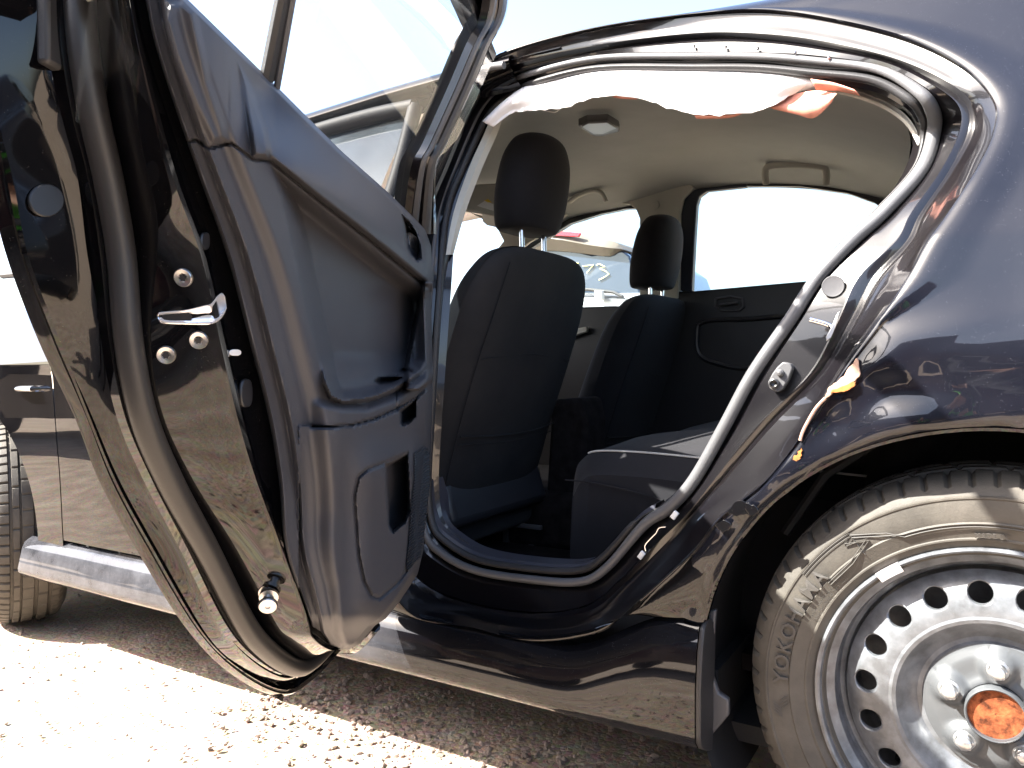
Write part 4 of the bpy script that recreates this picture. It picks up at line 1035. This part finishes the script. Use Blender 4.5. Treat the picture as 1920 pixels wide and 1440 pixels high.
def Wf(x, y):
    xl = interp(xL_t, y); d = x - xl
    Dw = interp([(-80, 95), (200, 98), (340, 105), (565, 115), (780, 115), (960, 108), (1100, 88), (1218, 50)], y); s = d / Dw
    w = .124 + .010 * ss(s, 0, .10) + .002 * ss(s, .12, .28) + .012 * ss(s, .28, .40) + .002 * ss(s, .42, .62) + .012 * ss(s, .62, .98)
    if s > .9:
        # waist roll above the seam
        ys = interp([(507, 302), (603, 380), (690, 447), (790, 530), (812, 548)], x) if x > 507 else interp([(393, 278), (433, 268), (473, 298), (507, 302)], x)
        y2 = interp([(430, 210), (520, 300), (640, 378), (732, 452), (813, 520)], x) if x > 430 else ys
        if y < ys:
            w += .014 * ss(ys - y, 0, 14) * ss(x, 470, 560)
            w -= .034 * ss(y2 - y, -4, 110) * ss(x, 420, 520)
            w -= .020 * ss(x, 395, 520) * ss(ys - y, 0, 150) * (1 - ss(x, 470, 600))
    if x > 470:
        r = sd(x, y, RECESS)
        if r > -20:
            w -= .034 * ss(r, -2, 34)
            w += .022 * ss(x - interp([(530, 790), (570, 782), (620, 770), (690, 757)], y), 0, 10) * (y > 530) * (y < 730)
            w += .022 * ss(y, 655, 735) * ss(r, 0, 10)          # dished shelf behind the armrest
    if y > 560 and x > 560:
        ya = interp([(x_, y_) for x_, y_ in ARMS], x)
        yr = interp([(600, 752), (640, 762), (690, 762), (742, 742), (780, 716), (812, 690)], x)
        if yr - 8 < y < ya: w += .016 * ss(y, yr - 8, yr + 12) * ss(x, 575, 640)
        if y >= ya: w += .002 + .016 * ss(x, 560, 640) - .012 * ss(y, ya, 1000) + .014 * ss(x, 640, 700) * ss(y, 800, 900) * (1 - ss(y, 1120, 1200))
        if y > ya: w -= .05 * ss(x, 775, 812) * ss(y, 760, 900) * .5
    g = dline(x, y, SEAM)
    if g < 5: w -= .0035 * (1 - ss(g, 1, 4))
    if y > 700:
        g = dline(x, y, ARMS)
        if g < 5: w -= .005 * (1 - ss(g, 1, 4))
    if y > 690 and x > 650:
        if y > 840:
            g = dline(x, y, PCOV)
            if g < 5: w -= .003 * (1 - ss(g, 1, 4))
            r = sd(x, y, POCK); w -= .035 * ss(r, -1, 4)
        r = sd(x, y, PULL); w -= .030 * ss(r, -1, 6)
        r = sd(x, y, CUP); w -= .022 * ss(r, -1, 6)
        r = sd(x, y, SWH); w -= .008 * ss(r, -1, 2)
        if y < 800:
            g = dline(x, y, [(742, 728), (744, 770)])
            if g < 4: w -= .0025 * (1 - ss(g, .5, 3))
    if y < 310:
        r = sd(x, y, BUMP1); w += .007 * ss(r, -4, 14)
        r = sd(x, y, TIP); w += .010 * ss(r, -3, 10)
    if 395 < y < 500 and x > 745:
        r = sd(x, y, HNDL); w -= .028 * ss(r, -1, 6)
    # long rolled edges at the hinge side and the foot
    xr = interp(xR_t, y)
    if y > 545: w -= .05 * ss(x, xr - 16, xr) ** 2
    else: w -= .022 * ss(x, xr - 14, xr) ** 2
    if y > 1120: w -= .03 * ss(y, 1150, 1218)
    w -= .02 * (1 - ss(d, -1, 5))
    return w
rows = []
NY = 400; NX = 150
for j in range(NY + 1):
    y = lerp(-78, 1218, j / NY); a, b = interp(xL_t, y), interp(xR_t, y)
    rows.append([onD(lerp(a, b, i / NX), y, Wf(lerp(a, b, i / NX), y)) for i in range(NX + 1)])
trim = loft('door_trim', rows, TRIM, door, fix=False, angle=60)
# edge wrap
# speaker grille ribs
GP = [(778, 846), (800, 836), (806, 860), (806, 912), (797, 990), (788, 1045), (762, 1072), (766, 1020), (771, 960), (778, 900)]
gl_t = [(838, 796), (848, 777), (900, 777), (960, 770), (1020, 766), (1072, 761)]
gr_t = [(838, 801), (860, 806), (912, 806), (990, 797), (1045, 788), (1072, 763)]
mb = MB()
rows = []
for j in range(330):
    y = lerp(839, 1071, j / 329); a, b = interp(gl_t, y), interp(gr_t, y); row = []
    for i in range(12):
        x = lerp(a, b, i / 11); q = (y + (x - 780) * .75 - ((x - 780) ** 2) * .004)
        row.append(onD(x, y, Wf(min(x, interp(xR_t, y) - 12), y) + .002 + .0016 * math.sin(q * 2 * math.pi / 5.2)))
    rows.append(row)
loft('speaker_grille', rows, TRIMS, door, fix=False, angle=80)
# inner handle lever
P = [onD(*q) for q in ((759, 440, .135), (763, 434, .138), (772, 444, .146), (783, 466, .146), (785, 484, .138), (778, 488, .135), (766, 478, .137), (760, 464, .137))]
mb = MB(); mb.prism(P, DN * .007); mb.build('inner_handle', SWP, door, bevel=.003)
# pocket liner edge
tubeo('pocket_edge', spline([onD(*q) for q in ((723, 900, .150), (735, 880, .150), (750, 864, .150), (764, 856, .152))], 4), .0008, mat('pale_edge', (.3, .28, .26), .6), door, 6)
mb = MB(); mb.tube(spline([onD(*q) for q in ((771, 852, .172), (772, 900, .172), (771, 950, .172), (766, 980, .170))], 5), .003, 8); mb.build('pocket_bezel', TRIM, door)
# latch face hardware
def onL(px, py):
    sS = [(q.y, q.x) for q in spline(v2(DST['SR'][:10]), 6)]; sB = [(q.y, q.x) for q in spline(v2(DST['TB'][:10]), 6)]
    a, b = interp(sS, py), interp(sB, py); t = (px - a) / (b - a); return onD(px, py, lerp(DW['SR'], DW['TB'], t))
def nL(px, py):
    a, b, c = onL(px, py), onL(px + 6, py), onL(px, py + 6); n = (b - a).cross(c - a).normalized()
    return n if n.dot(CAM - a) > 0 else -n
for q in ((345, 520), (373, 637), (312, 665)):
    c = onL(*q); n = nL(*q); mb = MB(); mb.lathe([(.0088, .0), (.0086, .0022), (.0078, .0032), (.0042, .0024), (.0034, .0012), (.0001, .0012)], 28, c + n * .0004, n)
    b_ = mb.build('latch_bolt', SATIN, door); mb = MB()
    e = n.cross(Vector((0, 0, 1))).normalized(); g = n.cross(e)
    st = []
    for k in range(12):
        r = .0036 if k % 2 == 0 else .0026; a = math.pi * k / 6; st.append(c + n * .0030 + (e * math.cos(a) + g * math.sin(a)) * r)
    mb.prism(st, n * .0006); mb.build('star_socket', PLB, door)
# chrome latch mouth wraps over the bend
def LW(px, py, o):
    sB = [(q.y, q.x) for q in spline(v2(DST['TB'][:10]), 6)]; xb = interp(sB, py)
    return (onL(px, py) + nL(330, py) * o) if px < xb else onD(px, py, DW['TB'] + o)
up = [(300, 585), (318, 583), (345, 581), (365, 577), (385, 572), (396, 569), (406, 556), (416, 549), (422, 556)]
lo = [(300, 600), (318, 605), (345, 606), (365, 607), (385, 607), (398, 607), (410, 602), (420, 590), (425, 578)]
up = spline(v2(up), 3); lo = spline(v2(lo), 3)
rows = []
for t, o in ((0, .0), (0.02, .0022), (.12, .0022), (.22, -.0), (.5, -.0015), (.78, -.0), (.88, .0022), (.98, .0022), (1, .0)):
    rows.append([LW(lerp(a.x, b.x, t), lerp(a.y, b.y, t), o + .0012) for a, b in zip(up, lo)])
ends = [rows[i][0] for i in range(len(rows))]
loft('latch_plate', rows, mat('polished_latch', (.8, .8, .82), .3, metal=.6), door, angle=60)
mb = MB(); P = [LW(*q, .0016) for q in ((306, 590), (355, 586), (362, 592), (358, 602), (312, 601), (305, 596))]; mb.add(P, [tuple(range(6))]); mb.build('latch_slot', PLB, door)
mb = MB(); mb.tube(spline([LW(*q, .002) for q in ((303, 584), (298, 588), (297, 594), (301, 601), (312, 605), (380, 607), (395, 606))], 3), .0009, 6); mb.build('latch_rim', CHR, door)
# child lock oval and black plug on the bend
def oval(name, cx, cy, rx, ry, w, th, m, bevel=.0006):
    mb = MB(); mb.prism([onD(cx + rx * math.copysign(abs(math.cos(a)) ** .7, math.cos(a)), cy + ry * math.copysign(abs(math.sin(a)) ** .8, math.sin(a)), w) for a in [2 * math.pi * k / 24 for k in range(24)]], DN * th); return mb.build(name, m, door, bevel=bevel)
oval('child_lock', 440, 661, 11, 6, .1185, .001, WHT)
oval('rubber_plug', 457, 737, 11, 27, .117, .004, PLB, .0015)
oval('rubber_plug', 381, 452, 8, 17, .118, .003, PLB, .0012)
# lower guide pin
c = onL(505, 1110); n = ((CAM - c).normalized() * .9 + Vector((-.05, -.05, -.62))).normalized()
mb = MB(); mb.lathe([(.013, .0), (.012, .002), (.008, .0025), (.008, .004), (.0108, .006), (.0108, .010), (.0065, .012), (.0062, .019), (.0065, .0205), (.0105, .021), (.0108, .0235), (.0096, .0255), (.003, .026), (.0026, .0245), (.0001, .0245)], 28, c, n); mb.build('guide_pin', SATIN, door)

# ------------------------------------------------------------------ other vehicles
def vehicle(name, loc, rz, paint, L=4.5, Wd=1.78, Ht=1.45, suv=False, label='', tail=True):
    e = bpy.data.objects.new(name, None); COL.objects.link(e); e.location = loc; e.rotation_euler = (0, 0, rz); e['label'] = label; e['category'] = 'car'
    h = Wd / 2
    if suv: sil = [(-L/2, .35), (-L/2 - .02, .7), (-L/2 + .1, .98), (-L/2 + 1.05, 1.10), (-L/2 + 1.75, Ht - .08), (-L/2 + 2.4, Ht), (L/2 - .5, Ht - .03), (L/2 - .12, Ht - .12), (L/2, 1.02), (L/2 + .04, .6), (L/2, .35)]
    else: sil = [(-L/2, .3), (-L/2 - .02, .55), (-L/2 + .15, .78), (-L/2 + 1.15, .95), (-L/2 + 1.85, Ht - .06), (-L/2 + 2.5, Ht), (L/2 - 1.2, Ht - .12), (L/2 - .55, 1.05), (L/2 - .05, 1.0), (L/2, .6), (L/2 - .04, .3)]
    P = spline([Vector((x, 0, z)) for x, z in sil], 5); bel = .98 if suv else .92; rows = []
    for fy in (-1, -.97, -.86, -.4, 0, .4, .86, .97, 1):
        row = []
        for p in P:
            tum = 1 - .26 * ss(p.z, bel, Ht) ; z = p.z
            y = h * fy * tum; zz = z if abs(fy) < .9 else lerp(z, min(z, .96 * z), .5)
            if abs(fy) == 1: zz = min(zz, z - .03)
            row.append(Vector((p.x, y, zz)))
        rows.append(row)
    def cap(r, s): return [[Vector((p.x, p.y, lerp(p.z, .3, k / 6))) + Vector((0, s * .05 * math.sin(math.pi * k / 6), 0)) for p in r] for k in range(7)]
    body = loft('body', cap(rows[0], -1)[::-1] + rows[1:-1] + cap(rows[-1], 1), paint, e, angle=40)
    zb, zt = bel + .03, Ht - .13
    for s in (-1, 1):
        yb = h + .03; yt = h * .80 + .02
        for (xa, xb, xc, xd) in ((-L/2 + 1.35, -.15, -.15, -L/2 + 1.95), (-.05, .95, .85, -.05)) + (((1.05, L/2 - .35, L/2 - .55, .95),) if suv else ()):
            mb = MB(); mb.add([Vector((xa, s * yb, zb)), Vector((xb, s * yb, zb)), Vector((xc, s * yt, zt)), Vector((xd, s * yt, zt))], [(0, 1, 2, 3)]); mb.build('side_window', GLASSK2, e)
    for x in (-L/2 + .85, L/2 - .85):
        for s in (-1, 1):
            mb = MB(); mb.lathe([(.15, -.02), (.2, -.03), (.32, -.02), (.335, .03), (.335, .17), (.3, .2), (.1, .2)], 36, (x, s * (h - .08) - .09, .335), (0, 1, 0)); wv = mb.build('wheel', TYRE, e)
            mb = MB(); mb.lathe([(.21, -.022 if s < 0 else .19), (.19, -.035 if s < 0 else .21), (.04, -.01 if s < 0 else .19)], 24, (x, s * (h - .08) - .09, .335), (0, 1, 0)); mb.build('hub', SILV, e)
    return e
GLASSK2 = mat('dark_car_glass', (.01, .012, .015), .05, coat=1, spec=.8)
# a dark hatchback beyond, seen from behind through the far front window
def far_suv():
    e = bpy.data.objects.new('parked_suv', None); COL.objects.link(e); e['label'] = 'dark SUV seen through the far front window, numbers written on its rear glass'; e['category'] = 'suv'
    Y0 = 3.4; e.location = (0, 0, 0)
    def q(px, py, dy=0): return onY(px, py, Y0 + dy)
    b = MB(); sp = [q(960, 424), q(1040, 428, -.02), (q(1100, 443)), q(1150, 452), q(1166, 464), q(1169, 468)]
    lo = [q(960, 470), q(1040, 470), q(1100, 476), q(1140, 480), q(1158, 471), q(1169, 468)]
    rows = [spline([p + Vector((0, .3, .0)) for p in sp], 3), spline(sp, 3), spline([lerp(a, b_, .5) + Vector((0, -.04, 0)) for a, b_ in zip(sp, lo)], 3), spline(lo, 3), spline([p + Vector((0, .2, 0)) for p in lo], 3)]
    roof = loft('spoiler', rows, mat('dusty_suv_paint', (.10, .085, .07), .35, dust=.2, dustc=(.4, .35, .28)), e)
    mb = MB(); mb.prism([q(1020, 430, -.06), q(1089, 437, -.06), (q(1084, 444, -.06)), q(1020, 441, -.06)], (0, .02, 0)); mb.build('brake_light', RED, e, bevel=.003)
    gl = mat('suv_rear_glass', (.02, .035, .065), .12, coat=1, dust=.12, dustc=(.22, .27, .36), fleck=.5)
    mb = MB(); mb.prism([q(940, 455, .02), q(1040, 460, .02), q(1110, 478, .02), q(1168, 470, .02), q(1180, 480, .02), q(1200, 548, .02), q(1196, 560, .02), q(940, 566, .02)], (0, .06, 0)); mb.build('rear_glass', gl, e, bevel=.01)
    mb = MB(); mb.tube([q(940, 540, -.02), q(1105, 543, -.02), q(1150, 548, -.02), q(1168, 556, -.02)], .02, 8, flat=.5); mb.build('wiper_arm', SWP, e)
    mb = MB(); mb.box(q(1124, 554, -.05), (.05, .05, .06)); mb.build('washer_nozzle', WHT, e, bevel=.005)
    mb = MB(); mb.prism([q(920, 548), q(1200, 545), q(1240, 570), q(1250, 800), q(1240, 1000), q(900, 1000)], (0, 1.8, 0)); mb.build('tailgate', mat('suv_silver', (.45, .47, .5), .25, metal=.5, coat=1), e, bevel=.05)
    mb = MB(); mb.prism([q(940, 440, .08), q(1150, 455, .08), q(1185, 480, .08), q(1210, 550, .08), q(1210, 570, .08), q(940, 570, .08)], (0, 1.6, 0)); mb.build('cabin', NAVY, e, bevel=.05)
    def wr(pts, r=.0036):
        m = MB(); m.tube([q(x, y, .012) for x, y in pts], r, 6); m.build('painted_number', CHALK, e)
    wr([(1046, 485), (1063, 484)]); wr([(1079, 496), (1081, 493), (1085, 493)])
    wr([(1092, 499), (1113, 497), (1100, 512)]); wr([(1118, 497), (1124, 495), (1134, 500), (1124, 503), (1135, 508), (1142, 514), (1133, 520), (1123, 525)])
far_suv()
vehicle('parked_car', (-1.35, -3.35, 0), math.radians(3), MAROON, suv=True, Ht=1.72, L=4.7, label='dark maroon wagon parked alongside, mirrored in the black paint')
vehicle('parked_car', (3.9, -4.0, 0), math.radians(-6), NAVY, L=4.6, label='dark blue sedan parked behind the maroon wagon, mirrored in the quarter panel')
vehicle('parked_car', (4.9, .9, 0), math.radians(2), BLKP, suv=True, Ht=1.7, L=4.6, label='unseen black wagon added behind the dusty sedan as a dark reflection in its open door')  # added out of frame so the door flange mirrors something dark
vehicle('parked_car', (-6.9, -3.6, 0), math.radians(-3), BLKP, suv=True, Ht=1.65, L=4.7, label='unseen black wagon added ahead of the maroon wagon to darken the front fender reflection')  # added out of frame, a dark shape for the upper fender to mirror

# ------------------------------------------------------------------ the photographer, crouching behind the camera
def person():
    V = [(.12,-1.80,.40,.135,.12), (.11,-1.74,.58,.125,.11), (.09,-1.66,.76,.15,.115), (.07,-1.58,.86,.10,.09), (.05,-1.52,.92,.05,.05), (.045,-1.485,.965,.062,.07), (.045,-1.47,1.03,.075,.088), (.045,-1.475,1.10,.05,.06)]
    E = [(i, i + 1) for i in range(7)]
    def chain(root, pts):
        k = root
        for p in pts: V.append(p); E.append((k, len(V) - 1)); k = len(V) - 1
        return k
    for sx in (-1, 1):
        chain(0, [(.12 + sx * .10, -1.76, .38, .095, .09), (.10 + sx * .19, -1.50, .47, .075, .07), (.09 + sx * .22, -1.34, .50, .062, .06), (.09 + sx * .20, -1.44, .28, .055, .055), (.09 + sx * .18, -1.55, .08, .042, .04), (.09 + sx * .19, -1.44, .045, .042, .035), (.09 + sx * .20, -1.34, .035, .035, .028)])
        hand = chain(3, [(.07 + sx * .16, -1.60, .85, .062, .06), (.06 + sx * .23, -1.50, .68, .046, .045), (.05 + sx * .20, -1.38, .62, .040, .04), (.02 + sx * .11, -1.27, .72, .030, .028), (.0 + sx * .085, -1.245, .765, .030, .022)])
        for k in range(4):
            chain(hand, [(-.005 + sx * (.07 - .002 * k), -1.215 + .004 * k, .80 - .018 * k, .0095, .0095), (-.01 + sx * (.052 - .002 * k), -1.195, .803 - .018 * k, .0085, .0085)])
        chain(hand, [(-.005 + sx * .06, -1.235, .755, .011, .011), (-.01 + sx * .035, -1.225, .762, .0095, .0095)])
    me = bpy.data.meshes.new('photographer'); me.from_pydata([v[:3] for v in V], E, [])
    o = bpy.data.objects.new('person', me); COL.objects.link(o)
    m = o.modifiers.new('s', 'SKIN')
    for i, v in enumerate(V): me.skin_vertices[0].data[i].radius = v[3:5]
    me.skin_vertices[0].data[0].use_root = True
    o.modifiers.new('d', 'SUBSURF').levels = 2
    bpy.context.view_layer.update()
    m2 = bpy.data.meshes.new_from_object(o.evaluated_get(bpy.context.evaluated_depsgraph_get())); o.modifiers.clear(); o.data = m2
    for c in (mat('dark_work_clothes', (.012, .012, .016), .9, var=.3), mat('green_safety_vest', (.10, .55, .03), .7), mat('skin_tone', (.45, .25, .17), .6), mat('work_boot', (.02, .014, .010), .6)): m2.materials.append(c)
    for p in m2.polygons:
        c = p.center; k = 0
        if c.z > .90 and c.y > -1.56 : k = 2
        elif c.y > -1.30 and .68 < c.z: k = 2
        elif .50 < c.z < .93 and c.y < -1.53 and abs(c.x - .09) < .17: k = 1
        elif c.z < .10: k = 3
        p.material_index = k; p.use_smooth = True
    o['label'] = 'crouching photographer in dark clothes and a green safety vest, seen only as a reflection'; o['category'] = 'person'
    hb = MB(); rows = []
    hc = Vector((.045, -1.485, 1.045))
    for j in range(9):
        a = math.pi * .5 * j / 8; rows.append([hc + Vector((math.cos(b) * .083 * math.cos(a), math.sin(b) * .092 * math.cos(a) - .008, .005 + .085 * math.sin(a) - .04 * max(0, -math.sin(b)) * math.cos(a))) for b in [2 * math.pi * i / 24 for i in range(24)]])
    hb.add(*gridmesh(rows, True)); hb.build('hair', mat('dark_hair', (.02, .014, .01), .7), o)
    for sx in (-1, 1):
        hb = MB(); hb.lathe([(.0001, .008), (.006, .006), (.0085, 0)], 12, (.045 + sx * .028, -1.392, 1.035), (0, 1, 0)); hb.build('eye', WHT, o)
    hb = MB(); hb.tube([(.045, -1.40, 1.04), (.045, -1.375, 1.01), (.045, -1.392, 1.0)], [.008, .013, .009], 8); hb.build('nose', m2.materials[2], o)
    hb = MB(); hb.tube([(.022, -1.40, .978), (.045, -1.392, .976), (.068, -1.40, .978)], .005, 6); hb.build('mouth', mat('lips', (.3, .1, .08), .5), o)
    c = bpy.data.objects.new('compact_camera', None)
    hb = MB(); hb.box((-.008, -1.205, .785), (.105, .024, .062)); c = hb.build('compact_camera', PLB, None, bevel=.004)
    c['label'] = 'black compact camera held in both hands of the crouching photographer'; c['category'] = 'camera'
    hb = MB(); hb.box((-.008, -1.218, .785), (.07, .002, .046)); hb.build('screen', mat('camera_screen', (.02, .02, .025), .1), c)
person()
for o in list(COL.objects):                    # he stands a step back from the car
    if o.name in ('person', 'compact_camera'): o.location += Vector((.12, -.38, 0))
